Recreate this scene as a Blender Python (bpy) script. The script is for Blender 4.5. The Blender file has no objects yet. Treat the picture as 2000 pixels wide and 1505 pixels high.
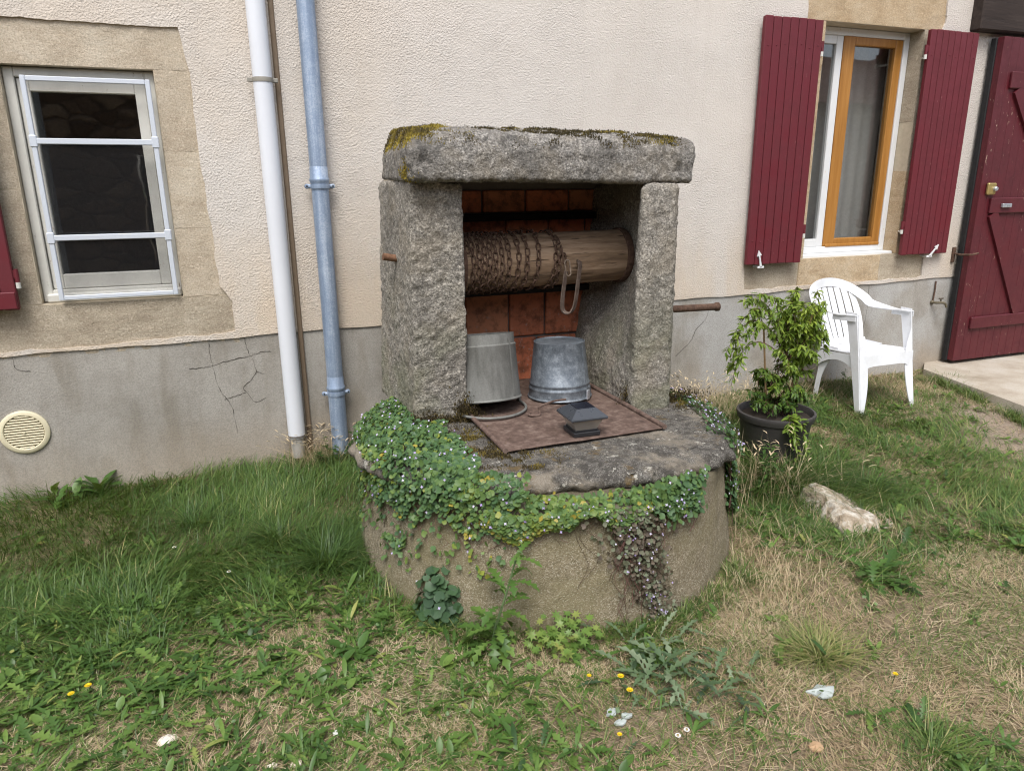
import bpy, math, random
import numpy as np
from mathutils import Matrix, Vector, Euler
from mathutils.geometry import tessellate_polygon

random.seed(7)
rng = np.random.default_rng(11)
scene = bpy.context.scene
PI = math.pi
rad = math.radians

# ------------------------------------------------------------------ camera
cam_data = bpy.data.cameras.new('camera')
cam = bpy.data.objects.new('camera', cam_data)
scene.collection.objects.link(cam)
scene.camera = cam
cam_data.sensor_fit = 'HORIZONTAL'
cam_data.sensor_width = 36.0
cam_data.lens = 24.853
cam_data.clip_start = 0.05
cam_data.clip_end = 2000.0
_r = Vector((0.9354, -0.35348, -0.00918)); _u = Vector((0.10321, 0.24811, 0.96322)); _f = Vector((0.3382, 0.90194, -0.26856))
cam.matrix_world = Matrix(((_r.x, _u.x, -_f.x, 0.0), (_r.y, _u.y, -_f.y, -4.25), (_r.z, _u.z, -_f.z, 1.6), (0, 0, 0, 1)))

# ------------------------------------------------------------------ sky and sun (bright overcast)
SUN_EL, SUN_AZ = rad(58), rad(205)          # azimuth clockwise from +Y (the house side)
world = bpy.data.worlds.new('World'); scene.world = world; world.use_nodes = True
wn = world.node_tree; wn.nodes.clear()
sky = wn.nodes.new('ShaderNodeTexSky'); sky.sky_type = 'NISHITA'; sky.sun_disc = False
sky.sun_elevation = SUN_EL; sky.sun_rotation = SUN_AZ; sky.dust_density = 3.0; sky.air_density = 1.0
hs = wn.nodes.new('ShaderNodeHueSaturation'); hs.inputs['Saturation'].default_value = 0.5
bg = wn.nodes.new('ShaderNodeBackground'); bg.inputs['Strength'].default_value = 0.15
wo = wn.nodes.new('ShaderNodeOutputWorld')
wn.links.new(sky.outputs[0], hs.inputs['Color']); wn.links.new(hs.outputs[0], bg.inputs['Color']); wn.links.new(bg.outputs[0], wo.inputs['Surface'])
sun_data = bpy.data.lights.new('sun', 'SUN'); sun_data.energy = 1.5; sun_data.angle = rad(28); sun_data.color = (1.0, 0.985, 0.96)
sun = bpy.data.objects.new('sun', sun_data); scene.collection.objects.link(sun)
_sd = Vector((math.sin(SUN_AZ) * math.cos(SUN_EL), math.cos(SUN_AZ) * math.cos(SUN_EL), math.sin(SUN_EL)))
sun.rotation_euler = _sd.to_track_quat('Z', 'Y').to_euler(); sun.location = (0, -4, 8)

vs = scene.view_settings
scene.display_settings.display_device = 'sRGB'
vs.view_transform = 'Standard'; vs.look = 'None'; vs.gamma = 1.0; vs.use_curve_mapping = False
vs.exposure = 0.85
scene.render.engine = 'CYCLES'
scene.cycles.use_denoising = True
scene.cycles.denoiser = 'OPENIMAGEDENOISE'
scene.cycles.filter_width = 1.15
scene.cycles.max_bounces = 6; scene.cycles.diffuse_bounces = 3; scene.cycles.glossy_bounces = 3
scene.cycles.transparent_max_bounces = 12; scene.cycles.transmission_bounces = 4
scene.cycles.caustics_reflective = False; scene.cycles.caustics_refractive = False

# ------------------------------------------------------------------ object helpers
COL = scene.collection
WM = {}
def world_of(o): return WM.get(o.name, Matrix.Identity(4)) if o else Matrix.Identity(4)
def setp(o, label=None, cat=None, group=None, kind=None):
    if label: o['label'] = label
    if cat: o['category'] = cat
    if group: o['group'] = group
    if kind: o['kind'] = kind
    return o
def put(o, parent=None, world_m=None):
    COL.objects.link(o)
    m = world_m or Matrix.Identity(4)
    if parent:
        o.parent = parent
        o.matrix_parent_inverse = world_of(parent).inverted()
    o.matrix_basis = m
    WM[o.name] = m
    return o
def thing(name, loc, label, cat, group=None):
    o = bpy.data.objects.new(name, None); o.empty_display_size = 0.1
    put(o, None, Matrix.Translation(Vector(loc)))
    return setp(o, label, cat, group)
def mesh_obj(name, me, mat, parent=None, world_m=None, **kw):
    o = bpy.data.objects.new(name, me)
    if mat and not me.materials: me.materials.append(mat)
    put(o, parent, world_m)
    return setp(o, **kw)
def np_mesh(name, verts, face_arrays, smooth=True, attrs=None):
    """verts (N,3); face_arrays: list of (M,k) int arrays"""
    me = bpy.data.meshes.new(name)
    verts = np.ascontiguousarray(verts, dtype=np.float32)
    me.vertices.add(len(verts)); me.vertices.foreach_set('co', verts.ravel())
    loops = np.concatenate([np.asarray(f, dtype=np.int32).ravel() for f in face_arrays])
    sizes = np.concatenate([np.full(len(f), np.asarray(f).shape[1], dtype=np.int32) for f in face_arrays])
    starts = np.concatenate([[0], np.cumsum(sizes)[:-1]]).astype(np.int32)
    me.loops.add(len(loops)); me.loops.foreach_set('vertex_index', loops)
    me.polygons.add(len(sizes)); me.polygons.foreach_set('loop_start', starts); me.polygons.foreach_set('loop_total', sizes)
    me.polygons.foreach_set('use_smooth', np.full(len(sizes), smooth, dtype=bool))
    for k, v in (attrs or {}).items():
        a = me.attributes.new(k, 'FLOAT', 'POINT'); a.data.foreach_set('value', np.ascontiguousarray(v, dtype=np.float32))
    me.update(calc_edges=True); me.validate()
    return me

class MB:
    def __init__(s): s.v = []; s.f = []
    def add(s, v, f, m=None):
        b = len(s.v)
        for p in v:
            p = Vector(p)
            s.v.append(tuple(m @ p if m else p))
        s.f += [tuple(i + b for i in q) for q in f]
        return s
    def mesh(s, name='m', smooth=False):
        me = bpy.data.meshes.new(name); me.from_pydata(s.v, [], s.f); me.update()
        if smooth:
            me.polygons.foreach_set('use_smooth', [True] * len(me.polygons)); me.set_sharp_from_angle(angle=rad(42))
        return me
    def build(s, name, mat, parent=None, smooth=False, world_m=None, **kw):
        return mesh_obj(name, s.mesh(name, smooth), mat, parent, world_m, **kw)

def chamfer_box(x0, x1, y0, y1, z0, z1, b=0.004):
    h = [(x1 - x0) / 2, (y1 - y0) / 2, (z1 - z0) / 2]; c = [(x0 + x1) / 2, (y0 + y1) / 2, (z0 + z1) / 2]
    b = min(b, min(h) * 0.9)
    vid = {}; V = []
    for sx in (-1, 1):
        for sy in (-1, 1):
            for sz in (-1, 1):
                s = (sx, sy, sz)
                for a in range(3):
                    vid[(s, a)] = len(V)
                    V.append(Vector([s[k] * (h[k] - (0 if k == a else b)) for k in range(3)]))
    F = []
    for a in range(3):
        o1, o2 = (a + 1) % 3, (a + 2) % 3
        for t in (-1, 1):
            q = []
            for u, w in ((-1, -1), (1, -1), (1, 1), (-1, 1)):
                s = [0, 0, 0]; s[a] = t; s[o1] = u; s[o2] = w
                q.append(vid[(tuple(s), a)])
            F.append(q)
        for u in (-1, 1):
            for w in (-1, 1):
                def S(t):
                    s = [0, 0, 0]; s[a] = t; s[o1] = u; s[o2] = w; return tuple(s)
                F.append([vid[(S(-1), o1)], vid[(S(1), o1)], vid[(S(1), o2)], vid[(S(-1), o2)]])
    for sx in (-1, 1):
        for sy in (-1, 1):
            for sz in (-1, 1):
                F.append([vid[((sx, sy, sz), a)] for a in range(3)])
    G = []
    for q in F:
        p = [V[i] for i in q]; n = (p[1] - p[0]).cross(p[2] - p[0]); m = sum(p, Vector()) / len(p)
        G.append(q if n.dot(m) > 0 else q[::-1])
    return [(p[0] + c[0], p[1] + c[1], p[2] + c[2]) for p in V], G
def box_obj(name, dims, mat, parent=None, b=0.004, world_m=None, **kw):
    return MB().add(*chamfer_box(*dims, b)).build(name, mat, parent, world_m=world_m, **kw)

def tube(path, radius, segs=10, closed=False, caps=True, squash=None):
    P = [Vector(p) for p in path]; n = len(P)
    R = radius if hasattr(radius, '__len__') else [radius] * n
    T = []
    for i in range(n):
        if closed: t = P[(i + 1) % n] - P[i - 1]
        else: t = P[min(i + 1, n - 1)] - P[max(i - 1, 0)]
        T.append(t.normalized())
    ref = Vector((0, 0, 1)) if abs(T[0].z) < 0.9 else Vector((1, 0, 0))
    nrm = (ref - T[0] * ref.dot(T[0])).normalized()
    V = []; F = []
    for i in range(n):
        if i: nrm = (nrm - T[i] * nrm.dot(T[i])).normalized()
        bn = T[i].cross(nrm)
        for k in range(segs):
            a = 2 * PI * k / segs
            ca, sa = math.cos(a) * R[i], math.sin(a) * R[i]
            if squash: ca *= squash[0]; sa *= squash[1]
            V.append(P[i] + nrm * ca + bn * sa)
    for i in range(n if closed else n - 1):
        j = (i + 1) % n
        for k in range(segs):
            l = (k + 1) % segs
            F.append((i * segs + k, i * segs + l, j * segs + l, j * segs + k))
    if caps and not closed:
        o = len(V); V += [V[k].copy() for k in range(segs)] + [V[(n - 1) * segs + k].copy() for k in range(segs)]
        F.append(tuple(o + k for k in range(segs))[::-1]); F.append(tuple(o + segs + k for k in range(segs)))
    return V, F
def lathe(prof, segs=32, m=None, close=False):
    V = []; F = []
    for r, z in prof:
        for k in range(segs):
            a = 2 * PI * k / segs
            p = Vector((r * math.cos(a), r * math.sin(a), z)); V.append(m @ p if m else p)
    n = len(prof)
    for i in range(n if close else n - 1):
        j = (i + 1) % n
        for k in range(segs):
            l = (k + 1) % segs
            F.append((i * segs + k, i * segs + l, j * segs + l, j * segs + k))
    return V, F
def ribbon(path, widths, up, thick):
    """flat bar swept along a path, 'up' gives the width direction"""
    P = [Vector(p) for p in path]; n = len(P); V = []; F = []
    W = widths if hasattr(widths, '__len__') else [widths] * n
    U = up if isinstance(up, list) else [up] * n
    for i in range(n):
        t = (P[min(i + 1, n - 1)] - P[max(i - 1, 0)]).normalized()
        w = Vector(U[i]); w = (w - t * w.dot(t)).normalized(); nn = t.cross(w)
        a, c = w * W[i] / 2, nn * thick / 2
        V += [P[i] - a - c, P[i] + a - c, P[i] + a + c, P[i] - a + c]
    for i in range(n - 1):
        for k in range(4):
            l = (k + 1) % 4
            F.append((4 * i + k, 4 * i + l, 4 * i + 4 + l, 4 * i + 4 + k))
    F.append((3, 2, 1, 0)); F.append(tuple(4 * n - 4 + k for k in range(4)))
    return V, F
def bez(p0, p1, p2, n):
    p0, p1, p2 = Vector(p0), Vector(p1), Vector(p2)
    return [p0 * (1 - t) ** 2 + p1 * 2 * t * (1 - t) + p2 * t * t for t in [i / (n - 1) for i in range(n)]]
def catmull(pts, per=6):
    P = [Vector(p) for p in pts]; out = []
    for i in range(len(P) - 1):
        a, b, c, d = P[max(i - 1, 0)], P[i], P[i + 1], P[min(i + 2, len(P) - 1)]
        for k in range(per):
            t = k / per
            out.append(0.5 * ((2 * b) + (c - a) * t + (2 * a - 5 * b + 4 * c - d) * t * t + (3 * b - a - 3 * c + d) * t ** 3))
    out.append(P[-1]); return out

# ------------------------------------------------------------------ noise (numpy)
def _hash(ix, iy, iz, seed):
    h = (ix.astype(np.int64) * 374761393 + iy.astype(np.int64) * 668265263 + iz.astype(np.int64) * 2147483647 + seed * 974634777) & 0xffffffff
    h = ((h ^ (h >> 13)) * 1274126177) & 0xffffffff
    h = ((h ^ (h >> 16)) * 2246822519) & 0xffffffff
    return ((h ^ (h >> 15)) & 0xffffff) / float(0xffffff)
def vnoise(p, seed=0):
    p = np.asarray(p, dtype=np.float64); i = np.floor(p).astype(np.int64); f = p - i; f = f * f * (3 - 2 * f)
    out = 0
    for dx in (0, 1):
        for dy in (0, 1):
            for dz in (0, 1):
                w = (f[:, 0] if dx else 1 - f[:, 0]) * (f[:, 1] if dy else 1 - f[:, 1]) * (f[:, 2] if dz else 1 - f[:, 2])
                out = out + w * _hash(i[:, 0] + dx, i[:, 1] + dy, i[:, 2] + dz, seed)
    return out * 2 - 1
def fbm(p, scale, octaves=4, seed=0, gain=0.5):
    p = np.asarray(p, dtype=np.float64); s = np.zeros(len(p)); a = 1.0; t = 0
    for o in range(octaves):
        s += a * vnoise(p * scale + 17.3 * o, seed + o); t += a; a *= gain; scale *= 2.03
    return s / t
def sstep(a, b, x):
    t = np.clip((x - a) / (b - a), 0, 1); return t * t * (3 - 2 * t)

def rough_block(name, corners, mat, parent, res=0.01, r=0.03, amp=0.006, freq=22, seed=0, octaves=4, shape=None, low=0.0, gain=0.5, **kw):
    """corners: 8 points ordered x(0,1) y(0,1) z(0,1) as index 4x+2y+z; a rounded, weathered stone block"""
    C = np.array(corners, dtype=float)
    size = [np.linalg.norm(C[4] - C[0]), np.linalg.norm(C[2] - C[0]), np.linalg.norm(C[1] - C[0])]
    n = [max(2, int(round(s / res))) for s in size]
    keys = {}; V = []; F = []
    idx = {}
    grids = []
    base = 0
    for a in range(3):
        o1, o2 = (a + 1) % 3, (a + 2) % 3
        for t in (0, 1):
            u, w = np.meshgrid(np.arange(n[o1] + 1), np.arange(n[o2] + 1), indexing='ij')
            g = np.zeros(u.shape + (3,), dtype=np.int64); g[..., a] = t * n[a]; g[..., o1] = u; g[..., o2] = w
            ids = np.arange(u.size).reshape(u.shape) + base; base += u.size
            q = np.stack([ids[:-1, :-1], ids[1:, :-1], ids[1:, 1:], ids[:-1, 1:]], -1).reshape(-1, 4)
            if t == 0: q = q[:, ::-1]
            V.append(g.reshape(-1, 3)); F.append(q)
    V = np.concatenate(V); F = np.concatenate(F)
    key = (V[:, 0] * 10007 + V[:, 1]) * 10007 + V[:, 2]
    _, first, inv = np.unique(key, return_index=True, return_inverse=True)
    V = V[first]; F = inv.reshape(-1)[F]
    h = np.array(size) / 2
    p = V / np.array(n) * np.array(size) - h
    r = min(r, h.min() * 0.95)
    inner = np.clip(p, -(h - r), h - r); d = p - inner
    ln = np.linalg.norm(d, axis=1, keepdims=True); ln[ln == 0] = 1
    nr = d / ln
    p = inner + nr * r
    uvw = (p + h) / np.array(size)
    P = np.zeros((len(p), 3)); Nn = np.zeros((len(p), 3))
    X, Y, Z = C[4] - C[0], C[2] - C[0], C[1] - C[0]
    ax = [X / np.linalg.norm(X), Y / np.linalg.norm(Y), Z / np.linalg.norm(Z)]
    for k in range(8):
        i, j, l = (k >> 2) & 1, (k >> 1) & 1, k & 1
        w = (uvw[:, 0] if i else 1 - uvw[:, 0]) * (uvw[:, 1] if j else 1 - uvw[:, 1]) * (uvw[:, 2] if l else 1 - uvw[:, 2])
        P += w[:, None] * C[k]
    Nn = nr[:, :1] * ax[0] + nr[:, 1:2] * ax[1] + nr[:, 2:] * ax[2]
    disp = amp * fbm(P, freq, octaves, seed, gain) + low * fbm(P, 3.0, 2, seed + 40)
    P = P + Nn * disp[:, None]
    if shape is not None: P = shape(P)
    me = np_mesh(name, P, [F], True)
    if r < 0.003: me.set_sharp_from_angle(angle=rad(50))
    return mesh_obj(name, me, mat, parent, **kw)
def eight(x0, x1, y0, y1, z0, z1):
    return [(x, y, z) for x in (x0, x1) for y in (y0, y1) for z in (z0, z1)]

# ------------------------------------------------------------------ material helpers
class NB:
    def __init__(s, name):
        s.mat = bpy.data.materials.new(name); s.mat.use_nodes = True; s.t = s.mat.node_tree; s.t.nodes.clear()
        s.out = s.t.nodes.new('ShaderNodeOutputMaterial'); s._co = None
    def lk(s, v, sock):
        if isinstance(v, bpy.types.NodeSocket): s.t.links.new(v, sock)
        elif v is not None:
            if hasattr(v, '__len__') and len(v) == 3 and sock.type == 'RGBA': v = (*v, 1.0)
            sock.default_value = v
    def co(s):
        if s._co is None: s._co = s.t.nodes.new('ShaderNodeTexCoord').outputs['Object']
        return s._co
    def mapping(s, scale=(1, 1, 1), rot=(0, 0, 0), vec=None):
        n = s.t.nodes.new('ShaderNodeMapping'); n.inputs['Scale'].default_value = scale; n.inputs['Rotation'].default_value = rot
        s.lk(vec or s.co(), n.inputs['Vector']); return n.outputs[0]
    def noise(s, scale, detail=4, rough=0.55, dist=0.0, vec=None, color=False):
        n = s.t.nodes.new('ShaderNodeTexNoise'); n.inputs['Scale'].default_value = scale; n.inputs['Detail'].default_value = detail
        n.inputs['Roughness'].default_value = rough; n.inputs['Distortion'].default_value = dist
        s.lk(vec or s.co(), n.inputs['Vector']); return n.outputs['Color' if color else 'Fac']
    def voro(s, scale, feature='F1', vec=None, out='Distance', rnd=1.0):
        n = s.t.nodes.new('ShaderNodeTexVoronoi'); n.feature = feature; n.inputs['Scale'].default_value = scale; n.inputs['Randomness'].default_value = rnd
        s.lk(vec or s.co(), n.inputs['Vector']); return n.outputs[out]
    def ramp(s, fac, stops, interp='LINEAR'):
        n = s.t.nodes.new('ShaderNodeValToRGB'); n.color_ramp.interpolation = interp
        e = n.color_ramp.elements
        while len(e) < len(stops): e.new(0.5)
        for el, (p, c) in zip(e, stops):
            el.position = p; el.color = (*c, 1.0) if hasattr(c, '__len__') else (c, c, c, 1.0)
        s.lk(fac, n.inputs[0]); return n.outputs[0]
    def mix(s, fac, a, b, blend='MIX'):
        n = s.t.nodes.new('ShaderNodeMix'); n.data_type = 'RGBA'; n.blend_type = blend
        s.lk(fac, n.inputs[0]); s.lk(a, n.inputs[6]); s.lk(b, n.inputs[7]); return n.outputs[2]
    def math(s, op, a, b=None, clamp=False):
        n = s.t.nodes.new('ShaderNodeMath'); n.operation = op; n.use_clamp = clamp
        s.lk(a, n.inputs[0]); s.lk(b, n.inputs[1]); return n.outputs[0]
    def rng(s, v, a, b, c=0.0, d=1.0):
        n = s.t.nodes.new('ShaderNodeMapRange'); n.interpolation_type = 'SMOOTHSTEP'
        for k, x in zip((1, 2, 3, 4), (a, b, c, d)): n.inputs[k].default_value = x
        s.lk(v, n.inputs[0]); return n.outputs[0]
    def xyz(s, vec=None):
        n = s.t.nodes.new('ShaderNodeSeparateXYZ'); s.lk(vec or s.co(), n.inputs[0]); return n.outputs
    def attr(s, name):
        n = s.t.nodes.new('ShaderNodeAttribute'); n.attribute_name = name; return n.outputs['Fac']
    def rand(s):
        return s.t.nodes.new('ShaderNodeObjectInfo').outputs['Random']
    def bump(s, h, strength=0.5, dist=0.01, normal=None):
        n = s.t.nodes.new('ShaderNodeBump'); n.inputs['Strength'].default_value = strength; n.inputs['Distance'].default_value = dist
        s.lk(h, n.inputs['Height'])
        if normal: s.lk(normal, n.inputs['Normal'])
        return n.outputs[0]
    def bsdf(s, color, rough=0.8, normal=None, metal=0.0, spec=0.5, coat=0.0, trans=0.0, alpha=None):
        n = s.t.nodes.new('ShaderNodeBsdfPrincipled')
        s.lk(color, n.inputs['Base Color']); s.lk(rough, n.inputs['Roughness']); s.lk(metal, n.inputs['Metallic'])
        n.inputs['Specular IOR Level'].default_value = spec; n.inputs['Coat Weight'].default_value = coat
        if normal: s.lk(normal, n.inputs['Normal'])
        if alpha is not None: s.lk(alpha, n.inputs['Alpha'])
        s.b = n; return n.outputs[0]
    def done(s, shader):
        s.t.links.new(shader, s.out.inputs['Surface']); return s.mat
    def mixsh(s, fac, a, b):
        n = s.t.nodes.new('ShaderNodeMixShader'); s.lk(fac, n.inputs[0]); s.t.links.new(a, n.inputs[1]); s.t.links.new(b, n.inputs[2]); return n.outputs[0]

def m_render():
    b = NB('roughcast_render'); x, y, z = b.xyz()
    n1 = b.noise(95, 3, 0.6); n2 = b.noise(210, 2, 0.5); v = b.voro(120, 'SMOOTH_F1')
    h = b.math('ADD', b.math('MULTIPLY', n1, 1.2), b.math('ADD', b.math('MULTIPLY', n2, 0.4), b.math('MULTIPLY', v, 0.7)))
    h = b.math('MULTIPLY', h, b.rng(b.noise(2.2, 4, .6), .3, .7, .55, 1.25))
    big = b.noise(0.9, 5, 0.6); streak = b.noise(1.0, 5, 0.6, vec=b.mapping((3.0, 1, 0.7)))
    near = b.rng(z, 1.55, 0.8, 0.0, 1.0)                                  # rain splash above the plinth
    left = b.rng(x, 1.6, 0.2, 0.12, 0.55)
    st = b.math('ADD', b.math('MULTIPLY', near, b.rng(streak, 0.38, 0.62, 0.1, 0.9)), b.math('MULTIPLY', left, b.rng(big, 0.35, 0.65)), True)
    c = b.mix(st, (0.605, 0.565, 0.52), (0.59, 0.50, 0.40))
    rain = b.rng(b.noise(1.0, 6, 0.7, vec=b.mapping((9, 1, 0.5))), 0.52, 0.72, 0, 0.18)
    c = b.mix(rain, c, (0.40, 0.355, 0.31))
    c = b.mix(b.rng(b.noise(1.6, 7, 0.7), 0.5, 0.7, 0, 0.22), c, (0.42, 0.37, 0.32))
    spots = b.rng(b.noise(2.3, 4, 0.6), 0.66, 0.78, 0, 0.35)
    c = b.mix(spots, c, (0.36, 0.30, 0.22))
    c = b.mix(b.rng(n1, 0.3, 0.7, 0.18, 0.0), c, (0.34, 0.28, 0.21))
    return b.done(b.bsdf(c, 0.92, b.bump(h, 0.62, 0.009), spec=0.2))
def m_plinth():
    b = NB('cement_plinth'); x, y, z = b.xyz()
    h = b.math('ADD', b.noise(120, 3, 0.6), b.math('MULTIPLY', b.noise(14, 4), 0.5))
    c = b.ramp(b.noise(1.7, 6, 0.62), [(0.28, (0.24, 0.222, 0.19)), (0.5, (0.345, 0.325, 0.29)), (0.72, (0.43, 0.41, 0.37))])
    damp = b.rng(b.noise(2.2, 5, 0.6, vec=b.mapping((2.6, 1, 0.8))), 0.46, 0.7, 0, 0.6)
    c = b.mix(damp, c, (0.20, 0.175, 0.135))
    base = b.math('MULTIPLY', b.rng(b.math('ADD', z, b.math('MULTIPLY', b.noise(3, 4), 0.35)), 0.62, 0.18), b.rng(x, -3, 4, 0.4, 0.8))
    c = b.mix(base, c, (0.38, 0.31, 0.23))
    right = b.math('MULTIPLY', b.rng(x, 2.2, 3.2), b.rng(b.noise(2.6, 4), 0.4, 0.6, 0, 0.6))
    c = b.mix(right, c, (0.47, 0.47, 0.46))
    c = b.mix(b.rng(b.noise(160, 2), 0.35, 0.6, 0.3, 0.0), c, (0.12, 0.11, 0.10))
    return b.done(b.bsdf(c, 0.9, b.bump(h, 0.45, 0.006), spec=0.25))
def m_sandstone(name, c0, c1, c2, grain=1.0):
    b = NB(name)
    f = b.noise(4.5, 6, 0.65); g = b.noise(120, 3, 0.7); band = b.noise(9, 5, 0.7, vec=b.mapping((1, 1, 3.5)))
    c = b.ramp(b.math('ADD', b.math('MULTIPLY', f, 0.6), b.math('MULTIPLY', band, 0.4)), [(0.34, c0), (0.5, c1), (0.66, c2)])
    c = b.mix(b.rng(b.rand(), 0, 1, 0, 0.2), c, c0)
    c = b.mix(b.rng(g, 0.36, 0.56, 0.36, 0.0), c, (0.15, 0.12, 0.085)); c = b.mix(b.rng(b.noise(85, 3, .7), 0.55, 0.68, 0, .4), c, tuple(min(1, 1.35 * q) for q in c2))
    h = b.math('ADD', b.math('MULTIPLY', g, 0.6), b.math('ADD', b.noise(45, 4), b.noise(380, 2)))
    return b.done(b.bsdf(c, 0.9, b.bump(h, 0.6 * grain, 0.008), spec=0.2))
def m_granite(name, tint=(1, 1, 1), dark=0.0, green=0.0):
    b = NB(name); x, y, z = b.xyz()
    T = lambda v: (v * tint[0], v * tint[1], v * tint[2])
    sp = b.noise(105, 5, 0.8); med = b.noise(40, 6, 0.7); big = b.noise(3.2, 5, 0.6)
    c = b.ramp(sp, [(0.33, T(0.05)), (0.45, T(0.17)), (0.54, T(0.31)), (0.66, T(0.58))])
    c = b.mix(b.rng(med, 0.34, 0.62, 0.55, 0.0), c, T(0.085))
    c = b.mix(b.rng(big, 0.45, 0.7, 0.0, 0.45 + dark), c, T(0.10))
    pit = b.math('MULTIPLY', b.rng(b.voro(75, 'F1'), 0.22, 0.08), b.rng(b.noise(18, 3), 0.48, 0.6))
    c = b.mix(pit, c, T(0.03))
    crust = b.rng(b.noise(9, 7, 0.8), 0.52, 0.62, 0, 0.35 + dark)
    c = b.mix(crust, c, T(0.06))
    pale = b.rng(b.noise(13, 6, 0.8), 0.58, 0.66, 0, 0.5)
    c = b.mix(pale, c, T(0.50))
    lich = b.rng(b.voro(34, 'F1'), 0.16, 0.05, 0, 1); sel = b.rng(b.noise(7, 3), 0.52, 0.66)
    c = b.mix(b.math('MULTIPLY', lich, b.math('MULTIPLY', sel, 0.75)), c, (0.48, 0.48, 0.44))
    warm = b.rng(b.noise(5.5, 4, 0.6), 0.45, 0.68, 0, 0.4)
    c = b.mix(warm, c, (0.26, 0.22, 0.16))
    if green:
        c = b.mix(b.math('MULTIPLY', b.rng(z, 1.35, 0.6), b.rng(b.noise(4, 4), 0.4, 0.62, 0, green)), c, (0.15, 0.16, 0.085))
    hh = b.math('ADD', b.math('MULTIPLY', med, 1.0), b.math('ADD', b.math('MULTIPLY', sp, 0.45), b.math('MULTIPLY', b.noise(110, 3), 0.7)))
    return b.done(b.bsdf(c, 0.88, b.bump(hh, 1.0, 0.011), spec=0.3))
def m_slab():
    b = NB('lichened_slab')
    sp = b.noise(210, 3, 0.7); med = b.noise(22, 5, 0.65); big = b.noise(5, 5, 0.65)
    c = b.ramp(sp, [(0.32, (.03, .028, .025)), (0.5, (.10, .092, .08)), (0.68, (.30, .28, .245))])
    c = b.mix(b.rng(med, 0.44, 0.58, 0, 0.8), c, (0.045, 0.04, 0.034))
    c = b.mix(b.rng(b.noise(11, 7, 0.8), 0.57, 0.63, 0, 0.8), c, (0.48, 0.46, 0.40))
    c = b.mix(b.rng(b.noise(8, 5, 0.7), 0.58, 0.68, 0, 0.7), c, (0.13, 0.085, 0.03))
    c = b.mix(b.rng(big, 0.46, 0.64, 0, 0.6), c, (0.27, 0.23, 0.175))
    h = b.math('ADD', med, b.math('MULTIPLY', sp, 0.4))
    return b.done(b.bsdf(c, 0.9, b.bump(h, 0.9, 0.012), spec=0.25))
def m_pebble():
    b = NB('pebbled_cement'); x, y, z = b.xyz()
    v = b.voro(240, 'F1'); vc = b.voro(240, 'F1', out='Color'); big = b.noise(3.0, 5, 0.6)
    c = b.ramp(b.xyz(vc)[0], [(0.0, (0.13, 0.105, 0.065)), (0.4, (0.25, 0.21, 0.14)), (0.75, (0.33, 0.285, 0.205)), (1.0, (0.47, 0.43, 0.34))])
    c = b.mix(b.rng(v, 0.3, 0.7, 0, 0.6), c, (0.15, 0.12, 0.075))
    c = b.mix(b.rng(big, 0.42, 0.65, 0, 0.5), c, (0.19, 0.165, 0.085))
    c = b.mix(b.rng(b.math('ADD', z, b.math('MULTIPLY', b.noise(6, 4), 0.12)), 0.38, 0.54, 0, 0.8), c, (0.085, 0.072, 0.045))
    c = b.mix(b.rng(b.math('ADD', z, b.math('MULTIPLY', b.noise(9, 4), 0.1)), 0.11, 0.03, 0, 0.6), c, (0.22, 0.17, 0.12))
    h = b.math('SUBTRACT', b.math('MULTIPLY', b.noise(30, 4), 0.8), v)
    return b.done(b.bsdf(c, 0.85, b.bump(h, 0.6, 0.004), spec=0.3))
def m_paint(name, col, rough=0.42, worn=None, dirt=0.25, grain=(1, 1, 0.06)):
    b = NB(name)
    g = b.noise(60, 4, 0.6, vec=b.mapping(grain)); d = b.noise(6, 6, 0.65)
    c = b.mix(b.rng(d, 0.35, 0.7, 0, dirt), col, tuple(x * 0.55 for x in col))
    if worn:
        w = b.math('MULTIPLY', b.rng(b.noise(55, 5, 0.7, vec=b.mapping((1, 1, 0.35))), 0.64, 0.68), b.rng(b.noise(3, 3), 0.45, 0.6))
        c = b.mix(w, c, worn)
    r = b.rng(d, 0.3, 0.7, rough - 0.08, rough + 0.18)
    return b.done(b.bsdf(c, r, b.bump(b.math('ADD', g, b.math('MULTIPLY', b.noise(220, 2), 0.3)), 0.18, 0.004), spec=0.45))
def m_zinc(name, c0, c1, c2, rough=0.5, metal=0.55, streak=0.12):
    b = NB(name)
    f = b.noise(26, 6, 0.7, vec=b.mapping((1, 1, streak))); s = b.noise(130, 3, 0.65); bl = b.noise(9, 5, 0.6)
    k = b.math('ADD', b.math('MULTIPLY', f, 0.5), b.math('ADD', b.math('MULTIPLY', s, 0.25), b.math('MULTIPLY', bl, 0.25)))
    c = b.ramp(k, [(0.36, c0), (0.5, c1), (0.64, c2)])
    return b.done(b.bsdf(c, b.rng(f, 0.3, 0.7, rough - 0.08, rough + 0.2), b.bump(b.math('ADD', s, bl), 0.15, 0.003), metal=metal))
def m_rust(name, c0=(0.055, 0.03, 0.02), c1=(0.13, 0.07, 0.042), c2=(0.23, 0.13, 0.08), scale=40):
    b = NB(name)
    f = b.noise(scale, 6, 0.7); g = b.noise(scale * 6, 2)
    c = b.ramp(f, [(0.3, c0), (0.5, c1), (0.72, c2)])
    return b.done(b.bsdf(c, 0.85, b.bump(b.math('ADD', f, g), 0.4, 0.003), metal=0.1, spec=0.25))
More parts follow.
